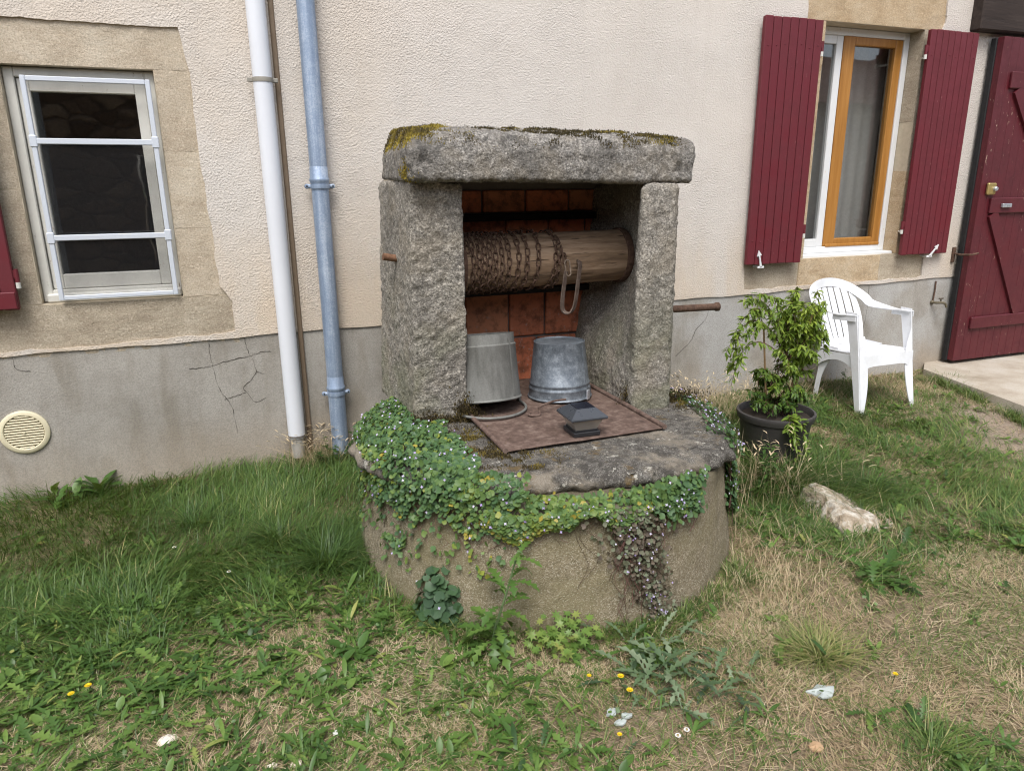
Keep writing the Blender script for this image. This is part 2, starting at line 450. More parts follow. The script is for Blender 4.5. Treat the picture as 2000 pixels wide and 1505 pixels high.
def m_wood(name, c0, c1, c2, axis=(0.08, 1, 1), crack=0.6, scale=28, rough=0.75):
    b = NB(name); mp = b.mapping(axis)
    f = b.noise(scale, 7, 0.68, 0.4, vec=mp); k = b.noise(scale * 2.6, 4, 0.6, 0.5, vec=b.mapping(tuple(a * 0.6 if a < 0.5 else a for a in axis)))
    c = b.ramp(f, [(0.3, c0), (0.5, c1), (0.7, c2)])
    ck = b.rng(k, 0.40, 0.33, 0, crack)
    c = b.mix(ck, c, tuple(x * 0.22 for x in c0))
    h = b.math('SUBTRACT', f, b.math('MULTIPLY', ck, 1.2))
    return b.done(b.bsdf(c, rough, b.bump(h, 0.5, 0.005), spec=0.3))
def m_plain(name, col, rough=0.5, metal=0.0, var=0.15, scale=30, spec=0.5, bump=0.1):
    b = NB(name); n = b.noise(scale, 5, 0.6)
    c = b.mix(b.rng(n, 0.3, 0.7, 0, var * 2), col, tuple(x * 0.6 for x in col))
    return b.done(b.bsdf(c, b.rng(n, 0.3, 0.7, rough - 0.05, min(1, rough + 0.12)), b.bump(b.noise(scale * 5, 3), bump, 0.003), metal=metal, spec=spec))
def m_chair():
    b = NB('weathered_plastic_white'); x, y, z = b.xyz()
    n = b.noise(9, 6, .65); f = b.noise(70, 4, .7)
    c = b.mix(b.rng(n, .42, .7, 0, .35), (.72, .735, .76), (.50, .50, .47))
    low = b.math('MULTIPLY', b.rng(b.math('ADD', z, b.math('MULTIPLY', n, .12)), .22, .06), .7)
    c = b.mix(low, c, (.42, .37, .28)); c = b.mix(b.rng(f, .66, .74, 0, .5), c, (.35, .33, .29))
    return b.done(b.bsdf(c, b.rng(n, .3, .7, .38, .6), b.bump(f, .06, .003), spec=.4))
def m_glass(name='window_glass', tint=(0.84, 0.845, 0.84)):
    b = NB(name)
    tr = b.t.nodes.new('ShaderNodeBsdfTransparent'); tr.inputs[0].default_value = (*tint, 1)
    gl = b.t.nodes.new('ShaderNodeBsdfGlossy'); gl.inputs['Roughness'].default_value = 0.02; gl.inputs[0].default_value = (0.95, 0.97, 1, 1)
    b.t.links.new(b.bump(b.noise(3.5, 2), 0.04, 0.02), gl.inputs['Normal'])
    lw = b.t.nodes.new('ShaderNodeLayerWeight'); lw.inputs[0].default_value = 0.5
    fac = b.math('ADD', b.math('MULTIPLY', b.math('POWER', lw.outputs['Facing'], 4.0), 0.8), 0.085)
    return b.done(b.mixsh(fac, tr.outputs[0], gl.outputs[0]))
def m_tile():
    b = NB('terracotta_tile'); r = b.rand(); x, y, z = b.xyz()
    n = b.noise(14, 6, 0.68); s = b.noise(90, 3)
    c = b.ramp(r, [(0.0, (0.48, 0.18, 0.10)), (0.5, (0.66, 0.20, 0.10)), (1.0, (0.56, 0.27, 0.15))])
    c = b.mix(b.rng(n, 0.34, 0.58, 0.7, 0.0), c, (0.08, 0.045, 0.03))
    w = b.math('MULTIPLY', b.rng(b.noise(30, 5, 0.75), 0.57, 0.66), b.rng(z, 1.0, 0.75, 0.1, 0.8))
    c = b.mix(w, c, (0.42, 0.38, 0.34))
    return b.done(b.bsdf(c, 0.85, b.bump(b.math('ADD', n, s), 0.3, 0.004), spec=0.25))
def m_leaf(name, stops, rough=0.5, trans=0.3, vein=0.0):
    b = NB(name)
    t = b.attr('tint'); n = b.noise(60, 3)
    c = b.ramp(b.math('ADD', t, b.math('MULTIPLY', b.math('SUBTRACT', n, 0.5), 0.18)), stops)
    p = b.bsdf(c, rough, spec=0.35)
    tl = b.t.nodes.new('ShaderNodeBsdfTranslucent'); b.lk(b.mix(0.35, c, (0.30, 0.34, 0.04)), tl.inputs[0])
    return b.done(b.mixsh(trans, p, tl.outputs[0]))
def m_ground():
    b = NB('dry_soil'); x, y, z = b.xyz()
    n = b.noise(5, 7, 0.7); g = b.noise(90, 4, 0.7); f = b.noise(26, 5, 0.65)
    c = b.ramp(n, [(0.3, (0.15, 0.115, 0.07)), (0.5, (0.26, 0.20, 0.13)), (0.7, (0.36, 0.285, 0.195))])
    c = b.mix(b.rng(f, 0.4, 0.65, 0, 0.6), c, (0.32, 0.25, 0.165))
    c = b.mix(b.rng(g, 0.35, 0.6, 0.5, 0.0), c, (0.06, 0.045, 0.03))
    path = b.math('MULTIPLY', b.rng(x, 3.6, 4.6), b.rng(y, -0.4, -1.0))
    c = b.mix(b.math('MULTIPLY', path, 0.75), c, b.ramp(g, [(0.3, (0.19, 0.145, 0.115)), (0.7, (0.45, 0.37, 0.30))]))
    far = b.rng(b.math('ABSOLUTE', x), 14, 30)
    c = b.mix(far, c, (0.09, 0.11, 0.04))
    return b.done(b.bsdf(c, 0.95, b.bump(b.math('ADD', g, f), 0.9, 0.012), spec=0.15))
def m_landing():
    b = NB('worn_concrete')
    n = b.noise(3, 6, 0.65); g = b.noise(140, 3)
    c = b.ramp(n, [(0.3, (0.30, 0.25, 0.19)), (0.5, (0.42, 0.37, 0.30)), (0.7, (0.50, 0.46, 0.40))])
    c = b.mix(b.rng(g, 0.35, 0.6, 0.25, 0), c, (0.16, 0.13, 0.10))
    return b.done(b.bsdf(c, 0.9, b.bump(b.math('ADD', g, b.noise(30, 4)), 0.35, 0.006), spec=0.2))
def m_barnstone():
    b = NB('rubble_stone'); mp = b.mapping((1, 1, 1.8)); wv = b.mix(0.12, mp, b.noise(3, 3, vec=mp, color=True))
    v = b.voro(2.6, 'F1', vec=wv, out='Color'); d = b.voro(2.6, 'DISTANCE_TO_EDGE', vec=wv)
    c = b.ramp(b.xyz(v)[0], [(0, (0.16, 0.11, 0.075)), (0.5, (0.27, 0.19, 0.13)), (1, (0.38, 0.29, 0.20))])
    c = b.mix(b.rng(b.noise(12, 5), 0.35, 0.65, 0.5, 0), c, (0.10, 0.07, 0.05))
    c = b.mix(b.rng(d, 0.07, 0.02), c, (0.12, 0.09, 0.065))
    return b.done(b.bsdf(c, 0.9, b.bump(b.math('ADD', b.rng(d, 0, 0.15), b.noise(20, 4)), 0.8, 0.04), spec=0.2))

RENDER, PLINTH = m_render(), m_plinth()
STONE_L = m_sandstone('warm_sandstone', (0.41, 0.33, 0.24), (0.55, 0.47, 0.36), (0.64, 0.57, 0.46))
STONE_R = m_sandstone('brown_sandstone', (0.36, 0.25, 0.14), (0.52, 0.40, 0.26), (0.61, 0.505, 0.36))
STONE_G = m_sandstone('grey_sandstone', (0.33, 0.27, 0.20), (0.48, 0.41, 0.31), (0.60, 0.53, 0.42), 1.3)
MORTAR = m_plain('mortar', (0.50, 0.43, 0.32), 0.95, bump=0.6)
GRANITE = m_granite('granite', (1.28, 1.18, 1.02), 0.0, 0.45)
GRANITE_CAP = m_granite('granite_cap', (1.05, 0.98, 0.88), 0.4)
SLAB, PEBBLE = m_slab(), m_pebble()
MAROON = m_paint('maroon_paint', (0.120, 0.0115, 0.0185), 0.48, (0.20, 0.07, 0.07), 0.3)
MAROON_OLD = m_paint('worn_maroon_paint', (0.088, 0.0092, 0.0145), 0.5, (0.42, 0.30, 0.22), 0.45)
WHITE_PAINT = m_paint('old_white_paint', (0.60, 0.59, 0.54), 0.45, (0.18, 0.12, 0.08), 0.3)
WHITE_NEW = m_paint('white_paint', (0.66, 0.67, 0.67), 0.4, (0.55, 0.40, 0.22), 0.1)
PVC = m_plain('white_pvc', (0.66, 0.68, 0.72), 0.35, var=0.06, scale=4, bump=0.03)
ALU = m_plain('white_aluminium', (0.58, 0.62, 0.68), 0.35, 0.1, 0.08)
CHAIRM = m_chair()
ZINC_PIPE = m_zinc('zinc_pipe_metal', (0.17, 0.23, 0.33), (0.27, 0.34, 0.45), (0.50, 0.56, 0.64), 0.5, 0.35, 0.05)
ZINC = m_zinc('galvanised', (0.09, 0.105, 0.125), (0.17, 0.195, 0.22), (0.32, 0.35, 0.38), 0.45, 0.5, 1.0)
ZINC_DULL = m_zinc('dull_galvanised', (0.12, 0.12, 0.11), (0.175, 0.175, 0.16), (0.24, 0.24, 0.225), 0.6, 0.3, 0.2)
RUST = m_rust('rusty_iron', (0.045, 0.027, 0.02), (0.10, 0.06, 0.042), (0.17, 0.105, 0.075)); RUST_PLATE = m_rust('rusty_sheet', (0.06, 0.04, 0.032), (0.125, 0.083, 0.066), (0.22, 0.165, 0.135), 26)
RUST_BRIGHT = m_rust('orange_rust', (0.09, 0.045, 0.028), (0.16, 0.085, 0.05), (0.24, 0.135, 0.085))
BLACK_IRON = m_plain('black_iron', (0.012, 0.011, 0.010), 0.7, 0.2)
LOG = m_wood('weathered_log', (0.12, 0.08, 0.05), (0.26, 0.175, 0.11), (0.42, 0.31, 0.215), (0.10, 1, 1), 0.9, 26)
OAK = m_wood('varnished_wood', (0.27, 0.115, 0.024), (0.35, 0.16, 0.036), (0.42, 0.205, 0.055), (1, 1, 0.06), 0.1, 30, 0.35)
BEAM = m_wood('dark_beam', (0.018, 0.012, 0.010), (0.032, 0.022, 0.018), (0.05, 0.036, 0.03), (0.08, 1, 1), 0.3, 20)
TILE, GLASS, GROUND, LANDING = m_tile(), m_glass(), m_ground(), m_landing()
BLACK_PLASTIC = m_plain('black_plastic', (0.022, 0.022, 0.024), 0.35, 0.0, 0.15)
POT = m_plain('dark_pot_plastic', (0.05, 0.046, 0.045), 0.5, 0.0, 0.2)
SOIL = m_plain('potting_soil', (0.035, 0.025, 0.018), 0.95, bump=0.9)
CREAM = m_plain('cream_plastic', (0.66, 0.60, 0.42), 0.45, var=0.1, bump=0.03)
VENT_DARK = m_plain('vent_shadow_plastic', (0.33, 0.26, 0.16), 0.6)
BRASS = m_plain('brass', (0.45, 0.34, 0.13), 0.38, 0.6, 0.2)
CHROME = m_plain('steel', (0.55, 0.58, 0.62), 0.3, 0.7, 0.1)
FLAT_BLACK = m_plain('flat_black', (0.008, 0.008, 0.009), 0.7)
CANE = m_plain('cane', (0.38, 0.24, 0.12), 0.7)
BROWN_STRIP = m_plain('brown_strip', (0.20, 0.145, 0.095), 0.7)
INTERIOR = m_plain('interior_wall', (0.30, 0.29, 0.27), 0.9)

# ------------------------------------------------------------------ ground
def ground_z(x, y):
    x = np.asarray(x, dtype=float); y = np.asarray(y, dtype=float)
    z = 0.085 * sstep(2.1, 3.9, x) * sstep(-2.0, -0.7, y)
    p = np.stack([x, y, np.zeros_like(x)], -1).reshape(-1, 3)
    n = (0.018 * fbm(p, 2.2, 4, 5)).reshape(x.shape)
    return z + n * sstep(12, 6, np.abs(x)) - 0.008
def build_ground():
    xs = np.concatenate([[-600, -200, -60, -20, -8, -4], np.linspace(-2.5, 7.5, 320), [9, 14, 30, 80, 250, 600]])
    ys = np.concatenate([[-600, -200, -60, -20, -12, -8, -6], np.linspace(-5.0, 0.06, 180), [0.5, 6, 30, 120, 600]])
    X, Y = np.meshgrid(xs, ys, indexing='ij'); Z = ground_z(X, Y)
    Z -= 0.03 * (Y > 0.3)
    ids = np.arange(X.size).reshape(X.shape)
    q = np.stack([ids[:-1, :-1], ids[1:, :-1], ids[1:, 1:], ids[:-1, 1:]], -1).reshape(-1, 4)
    mesh_obj('ground', np_mesh('ground', np.stack([X, Y, Z], -1).reshape(-1, 3), [q]), GROUND, kind='structure')
build_ground()
def G(x, y): return float(ground_z(np.array([x]), np.array([y]))[0])

# concrete landing before the door
def build_landing():
    out = [(5.36, 0.0), (5.17, -0.16), (5.03, -0.62), (4.87, -1.20), (4.62, -1.9), (9.0, -1.9), (9.0, 0.0)]
    mb = MB(); n = len(out)
    top = [(x + 0.012 * math.sin(9 * y), y, 0.135) for x, y in out]; bot = [(x - 0.02, y, -0.05) for x, y in out]
    mb.add(top + bot, [tuple(range(n))[::-1]] + [(i, (i + 1) % n, n + (i + 1) % n, n + i) for i in range(n)])
    mb.build('concrete_landing', LANDING, kind='structure')
build_landing()

# ------------------------------------------------------------------ house
house = thing('house', (2.5, 0, 0), 'cream roughcast house with grey cement plinth and maroon shutters behind the well', 'house')
def wobble(pts, step=0.02, amp=0.014, seed=3, closed=True):
    out = []
    n = len(pts)
    for i in range(n):
        a = np.array(pts[i]); b = np.array(pts[(i + 1) % n]); k = max(1, int(np.linalg.norm(b - a) / step))
        for j in range(k): out.append(a + (b - a) * j / k)
    P = np.array(out); Q = np.stack([P[:, 0], np.zeros(len(P)), P[:, 1]], -1)
    P = P + amp * np.stack([fbm(Q, 12, 5, seed, .62), fbm(Q, 12, 5, seed + 9, .62)], -1)
    return [tuple(p) for p in P]
def sheet(name, outer, holes, y0, y1, mat, parent):
    loops = [outer] + holes; flat = [p for l in loops for p in l]
    tris = tessellate_polygon([[Vector((x, z, 0)) for x, z in l] for l in loops])
    mb = MB(); mb.v = [(x, y0, z) for x, z in flat]; n = len(flat)
    for t in tris:
        a, b, c = [Vector(mb.v[i]) for i in t]
        mb.f.append(tuple(t) if (b - a).cross(c - a).y < 0 else tuple(t)[::-1])
    mb.v += [(x, y1, z) for x, z in flat]; o = 0
    for l in loops:
        k = len(l)
        for i in range(k):
            j = (i + 1) % k; mb.f.append((o + i, o + j, n + o + j, n + o + i))
        o += k
    return mb.build(name, mat, parent)
HOLE_L = wobble([(-1.42, 0.815), (-0.62, 0.812), (-0.085, 0.832), (-0.078, 1.01), (-0.132, 1.085), (-0.145, 1.5), (-0.158, 1.80), (-0.152, 2.18), (-0.185, 2.39), (-0.7, 2.395), (-1.42, 2.382), (-1.36, 1.9), (-1.30, 1.3)], seed=3)
HOLE_R = wobble([(3.405, 0.866), (4.3, 0.872), (5.16, 0.874), (5.15, 1.08), (4.99, 1.12), (5.0, 1.7), (5.06, 1.75), (5.05, 2.1), (4.98, 2.14), (4.99, 2.66), (5.04, 2.74), (5.03, 3.02), (3.73, 3.02), (3.76, 2.70), (3.80, 2.2), (3.74, 1.6), (3.80, 1.12), (3.39, 1.06)], seed=8)
PL = lambda x: 0.80 + 0.010 * (x - 0.0)
bot = [(x, PL(x) + 0.004 * math.sin(5 * x) + 0.003 * math.sin(17 * x)) for x in np.linspace(-4, 9, 120)]
bot = [(x, min(z, 0.806) if -1.5 < x < 0 else min(z, 0.858)) for x, z in bot]
sheet('render_wall', bot + [(9, 5.6), (-4, 5.6)], [HOLE_L, HOLE_R], -0.012, 0.014, RENDER, house)
OPEN_L = (-0.99, -0.325, 1.045, 2.19); OPEN_R = (3.935, 4.86, 1.07, 2.69)
def rect(o): return [(o[0], o[2]), (o[1], o[2]), (o[1], o[3]), (o[0], o[3])]
sheet('masonry', [(-4, 0.0), (9, 0.0), (9, 5.6), (-4, 5.6)], [rect(OPEN_L), rect(OPEN_R)], 0.003, 0.30, MORTAR, house)
sheet('plinth', [(-4, -0.2), (9, -0.2)] + [(x, PL(x) + 0.012 if False else PL(x) + 0.004 * math.sin(5 * x) + 0.003 * math.sin(17 * x) - 0.001) for x in np.linspace(9, -4, 120)], [], -0.002, 0.02, PLINTH, house)
# interior room, closed box, so that panes look into a dark room
mb = MB(); v, f = chamfer_box(-4, 9, 0.302, 4.2, 0.0, 5.5, 0.001)
mb.add(v, [q[::-1] for q in f if not all(abs(v[i][1] - 0.302) < 0.0015 for i in q)]); mb.build('room', INTERIOR, house)

def stone(name, x0, x1, z0, z1, mat, seed, y0=0.0, y1=0.20, res=0.022, amp=0.005, r=0.0015):
    return rough_block(name, eight(x0, x1, y0, y1, z0, z1), mat, house, res, r, amp, 24, seed)
# left window surround
stone('lintel_stone', -1.60, -0.12, 2.192, 2.60, STONE_L, 1)
stone('jamb_stone', -0.323, -0.05, 1.80, 2.191, STONE_L, 2); stone('jamb_stone', -0.321, -0.05, 1.41, 1.7995, STONE_L, 3)
stone('jamb_stone', -0.324, -0.05, 1.045, 1.4095, STONE_L, 4)
stone('jamb_stone', -1.45, -0.992, 1.62, 2.188, STONE_G, 5); stone('jamb_stone', -1.45, -0.994, 1.045, 1.616, STONE_G, 6)
stone('sill_stone', -1.60, -0.02, 0.77, 1.041, STONE_G, 7, -0.002, 0.22)
# right window surround
stone('lintel_stone', 3.6, 5.15, 2.692, 3.2, STONE_R, 11)
stone('jamb_stone', 4.858, 5.13, 2.06, 2.688, STONE_G, 12); stone('jamb_stone', 4.862, 5.13, 1.70, 2.0595, STONE_G, 13); stone('jamb_stone', 4.857, 5.13, 1.075, 1.6995, STONE_R, 14)
stone('jamb_stone', 3.70, 3.933, 1.9, 2.688, STONE_R, 15); stone('jamb_stone', 3.70, 3.931, 1.075, 1.896, STONE_R, 16)
stone('sill_stone', 3.90, 4.70, 0.845, 1.068, STONE_R, 17, -0.004, 0.22)
stone('sill_stone', 3.36, 3.896, 0.845, 1.07, STONE_G, 18); stone('sill_stone', 4.704, 5.18, 0.845, 1.071, STONE_G, 19)

# cracks in the plinth render: thin open grooves
CRK = m_plain('crack', (0.07, 0.06, 0.05), 0.95)
for pts in ([(-0.226, 0.78), (-0.225, 0.72), (-0.22, 0.62), (-0.197, 0.50), (-0.165, 0.44), (-0.142, 0.374), (-0.138, 0.30), (-0.13, 0.23)],
            [(-0.343, 0.639), (-0.28, 0.64), (-0.22, 0.648), (-0.12, 0.67), (-0.026, 0.684), (0.04, 0.70), (0.10, 0.70)],
            [(-0.037, 0.79), (-0.03, 0.73), (-0.005, 0.66), (0.006, 0.59), (-0.03, 0.54), (-0.07, 0.505), (-0.05, 0.46), (-0.012, 0.405), (0.047, 0.43)],
            [(-0.177, 0.44), (-0.12, 0.455), (-0.06, 0.47)], [(0.006, 0.59), (0.05, 0.575)],
            [(-1.163, 0.788), (-1.159, 0.719), (-1.098, 0.70)], [(2.86, 0.42), (2.98, 0.52), (3.02, 0.60), (3.10, 0.68), (3.12, 0.76)], [(4.62, 0.83), (4.63, 0.6), (4.60, 0.4)]):
    P = catmull([(x, -0.0035, z) for x, z in pts], 5)
    P = [Vector((p.x + random.uniform(-.003, .003), p.y, p.z + random.uniform(-.003, .003))) for p in P]
    mb = MB().add(*ribbon(P, [0.0008 + 0.0035 * random.random() ** 2 for _ in P], Vector((0, 0.0, 1)) if abs(P[-1].x - P[0].x) > abs(P[-1].z - P[0].z) else Vector((1, 0, 0)), 0.001))
    mb.build('crack', CRK, house)

# --- left window
def bars(mb, x0, x1, z0, z1, w, y0, y1, b=0.004, wl=None, wt=None, wb=None):
    wl = wl or w; wt = wt or w; wb = wb or w
    mb.add(*chamfer_box(x0, x0 + wl, y0, y1, z0, z1, b)); mb.add(*chamfer_box(x1 - wl, x1, y0, y1, z0, z1, b))
    mb.add(*chamfer_box(x0 + wl, x1 - wl, y0 + 0.001, y1 - 0.001, z1 - wt, z1, b)); mb.add(*chamfer_box(x0 + wl, x1 - wl, y0 + 0.001, y1 - 0.001, z0, z0 + wb, b))
    return mb
win = bars(MB(), -0.988, -0.327, 1.05, 2.186, 0.045, 0.045, 0.15, wb=0.06).build('window', WHITE_PAINT, house)
bars(MB(), -0.940, -0.375, 1.112, 2.138, 0.052, 0.062, 0.11, wt=0.06, wb=0.075).build('sash', WHITE_PAINT, win)
box_obj('pane', (-0.888, -0.427, 0.086, 0.090, 1.187, 2.078), GLASS, win, 0.0005)
box_obj('sill_board', (-0.97, -0.33, 0.022, 0.062, 1.046, 1.092), WHITE_PAINT, win, 0.008)
# --- right window: white frame, left casement white, right casement varnished
win = bars(MB(), 3.94, 4.855, 1.09, 2.688, 0.05, 0.12, 0.20, wb=0.05).build('window', WHITE_NEW, house)
sash = bars(MB(), 3.99, 4.235, 1.14, 2.64, 0.06, 0.135, 0.18).build('sash', WHITE_NEW, win)
box_obj('pane', (4.05, 4.175, 0.155, 0.159, 1.20, 2.58), GLASS, win, 0.0005)
mb = MB()
mb.add(*chamfer_box(4.238, 4.345, 0.128, 0.185, 1.14, 2.64, .006)); mb.add(*chamfer_box(4.735, 4.805, 0.128, 0.185, 1.14, 2.64, .006))
mb.add(*chamfer_box(4.345, 4.735, 0.130, 0.183, 2.58, 2.64, .006)); mb.add(*chamfer_box(4.345, 4.735, 0.130, 0.183, 1.14, 1.20, .006))
mb.add(*chamfer_box(4.25, 4.80, 0.115, 0.128, 1.135, 1.16, .006))
mb.build('sash', OAK, win, label='orange-brown varnished wooden casement')
box_obj('pane', (4.345, 4.735, 0.155, 0.159, 1.20, 2.58), GLASS, win, 0.0005)
def curtain(u, v):
    return 3.95 + .92 * u, .33 + .006 * math.sin(u * 46) + .006 * math.sin(u * 17), 1.05 + 1.62 * v
mbc = MB()
cP = [curtain(i / 119, j) for i in range(120) for j in (0, 1)]
mbc.add(cP, [(2 * i, 2 * i + 2, 2 * i + 3, 2 * i + 1) for i in range(119)]); mbc.build('curtain', m_plain('grey_curtain', (.5, .49, .46), .9), win, True)
box_obj('sill_board', (3.935, 4.86, 0.03, 0.125, 1.058, 1.092), WHITE_NEW, win, 0.008)

# --- shutters
def shutter(x0, x1, z0, z1, n, yf=-0.075, th=0.034, label=None):
    root = box_obj('shutter', (x0 + 0.003, x1 - 0.003, yf + 0.010, yf + th, z0 + 0.002, z1 - 0.002), MAROON, house, 0.004, label=label)
    w = (x1 - x0) / n
    for i in range(n):
        dz = random.uniform(-0.002, 0.002)
        mb = MB().add(*chamfer_box(x0 + i * w + 0.0025, x0 + (i + 1) * w - 0.0025, yf, yf + 0.016, z0 + dz, z1 + dz, 0.004)); mb.build('board', MAROON, root)
        for zz in (z0 + 0.16, z1 - 0.17):
            if random.random() < 0.7:
                mb = MB().add(*lathe([(0.0, 0.0035), (0.004, 0.003), (0.006, 0)], 8, Matrix.Translation((x0 + (i + .5) * w, yf, zz + random.uniform(-.01, .01))) @ Matrix.Rotation(PI / 2, 4, 'X')))
                mb.build('screw_head', MAROON, root)
    return root
def hinge(shut, x, z, s):
    mb = MB(); mb.add(*tube([(x, -0.062, z - 0.02), (x, -0.062, z + 0.045)], 0.011, 10)); mb.add(*chamfer_box(min(x, x + s * 0.05), max(x, x + s * 0.05), -0.069, -0.057, z + 0.0, z + 0.04, 0.002))
    mb.build('hinge', MAROON, shut)
    mb = MB(); mb.add(*tube([(x, -0.062, z - 0.05), (x, -0.062, z - 0.02)], 0.011, 10)); mb.add(*tube([(x, -0.062, z - 0.035), (x + s * 0.055, 0.02, z - 0.035)], 0.007, 8))
    mb.build('hinge_pin', WHITE_PAINT, shut)
def holdback(shut, x, z, lean):
    mb = MB(); mb.add(*chamfer_box(x - 0.028, x + 0.028, -0.085, -0.075, z - 0.008, z + 0.008, 0.003)); mb.add(*tube([(x, -0.08, z), (x, 0.01, z)], 0.008, 8))
    d = Vector((math.sin(lean), 0, math.cos(lean)))
    p = Vector((x, -0.082, z))
    mb.add(*ribbon([p, p + d * 0.05, p + d * 0.085], [0.018, 0.012, 0.012], Vector((1, 0, 0)), 0.006))
    t = p + d * 0.085; s = Vector((d.z, 0, -d.x))
    mb.add([t - s * 0.02 + Vector((0, -.003, 0)), t + s * 0.02 + Vector((0, -.003, 0)), t + d * 0.04 + Vector((0, -.003, 0)), t - s * 0.02 + Vector((0, .003, 0)), t + s * 0.02 + Vector((0, .003, 0)), t + d * 0.04 + Vector((0, .003, 0))],
           [(0, 1, 2), (5, 4, 3), (0, 3, 4, 1), (1, 4, 5, 2), (2, 5, 3, 0)])
    mb.build('holdback', WHITE_NEW, shut)
YS = -0.075
sh = shutter(-1.56, -1.072, 1.035, 2.68, 7, YS); 
box_obj('bottom_rail', (-1.555, -1.076, YS - 0.018, YS - 0.001, 1.04, 1.125), MAROON, sh)
hinge(sh, -1.062, 1.19, -1)
sh = shutter(3.362, 3.848, 1.055, 2.675, 7, YS, label='maroon shutter left of the half wooden window'); holdback(sh, 3.485, 1.035, -0.25); hinge(sh, 3.862, 1.28, -1); hinge(sh, 3.862, 2.5, -1)
sh = shutter(4.835, 5.325, 1.065, 2.682, 8, YS, label='maroon shutter between window and door'); holdback(sh, 5.13, 1.045, 0.75); hinge(sh, 4.82, 1.28, 1); hinge(sh, 4.82, 2.53, 1)

# --- door leaf folded back against the wall
DY = -0.14; DX0, DX1, DZ0, DZ1 = 5.505, 6.70, 0.165, 2.66
door = box_obj('door', (DX0 + 0.002, DX1, DY + 0.015, DY + 0.055, DZ0 + 0.002, DZ1), MAROON_OLD, house, 0.003, label='worn maroon plank door folded back against the wall')
w = 0.088; i = 0; x = DX0
while x < DX1 - 0.02:
    mb = MB().add(*chamfer_box(x + 0.001, min(x + w, DX1) - 0.001, DY, DY + 0.018, DZ0, DZ1, 0.0022)); mb.build('plank', MAROON_OLD, door); x += w
box_obj('edge_and_gap_shade', (DX0 - 0.004, DX0 + 0.03, DY + 0.056, -0.034, DZ0 - 0.01, DZ1), FLAT_BLACK, door, 0.006)  # black bar standing in for the thick door edge and the gap shadow behind
for z0, z1 in ((0.43, 0.53), (1.37, 1.49), (2.30, 2.42)):
    box_obj('ledge', (DX0 + 0.12, DX1, DY - 0.024, DY - 0.001, z0, z1), MAROON_OLD, door, 0.006)
def brace(xa, za, xb, zb, w):
    a, b_ = Vector((xa, DY - 0.0115, za)), Vector((xb, DY - 0.0115, zb)); t = (b_ - a).normalized()
    MB().add(*ribbon([a, b_], w, Vector((t.z, 0, -t.x)), 0.021)).build('brace', MAROON_OLD, door)
brace(5.67, 1.37, 6.17, 0.53, 0.10); brace(5.72, 2.30, 6.32, 1.50, 0.10)
lock = box_obj('lock', (5.56, 5.65, DY - 0.028, DY - 0.001, 1.515, 1.605), BRASS, door, 0.008)
MB().add(*lathe([(0, .022), (.014, .022), (.018, .015), (.018, 0)], 20, Matrix.Translation((5.625, DY - 0.028, 1.56)) @ Matrix.Rotation(PI / 2, 4, 'X'))).build('lock_cylinder', CHROME, lock)
mb = MB(); mb.add(*chamfer_box(5.735, 5.835, DY - 0.045, DY - 0.038, 1.415, 1.445, .003)); mb.add(*chamfer_box(5.735, 5.747, DY - 0.04, DY - 0.0245, 1.415, 1.445, .002)); mb.add(*chamfer_box(5.823, 5.835, DY - 0.04, DY - 0.0245, 1.415, 1.445, .002))
mb.build('pull_handle', CHROME, door)
mb = MB(); mb.add(*chamfer_box(5.46, 5.49, -0.03, -0.012, 0.98, 1.10, .003)); mb.add(*tube([(5.475, -0.03, 1.05), (5.47, -0.09, 1.045), (5.495, -0.165, 1.05), (5.56, -0.17, 1.06)], 0.008, 8))
mb.build('door_hook', RUST, house)
# dark timber beam above the door
box_obj('door_beam', (5.29, 9.0, -0.10, 0.0, 2.70, 3.05), BEAM, house, 0.01)

# ------------------------------------------------------------------ fly screen leaning in the left window
scr = thing('fly_screen', (-0.63, -0.02, 1.05), 'white aluminium fly screen frame with two crossbars fitted over the left window', 'fly screen')
SY0, SY1 = -0.030, -0.014
box_obj('frame_bar', (-0.905, -0.882, SY0, SY1, 1.062, 2.14), ALU, scr, .003); box_obj('frame_bar', (-0.367, -0.344, SY0, SY1, 1.062, 2.14), ALU, scr, .003)
box_obj('frame_bar', (-0.882, -0.367, SY0 + .001, SY1 - .001, 2.116, 2.139), ALU, scr, .003); box_obj('frame_bar', (-0.882, -0.367, SY0 + .001, SY1 - .001, 1.063, 1.086), ALU, scr, .003)
for z in (1.842, 1.378):
    box_obj('crossbar', (-0.882, -0.367, SY0 - .002, SY1 - .002, z - 0.014, z + 0.014), ALU, scr, .003)
    for xx in (-0.8935, -0.3555): box_obj('bracket', (xx - 0.017, xx + 0.017, SY0 - .004, SY1 + .002, z - 0.028, z + 0.028), ALU, scr, .004)
b = NB('screen_mesh')
tr = b.t.nodes.new('ShaderNodeBsdfTransparent'); d = b.bsdf((0.014, 0.014, 0.016), 0.7)
MESH = b.done(b.mixsh(b.rng(b.noise(400, 1), 0.3, 0.7, 0.08, 0.18), tr.outputs[0], d))
for z0, z1 in ((1.086, 1.364), (1.392, 1.828)):
    box_obj('mesh_panel', (-0.882, -0.367, SY1 - 0.006, SY1 - 0.005, z0, z1), MESH, scr, .0001)
# leaf-size specks of flaked paint on the sill come with the paint material

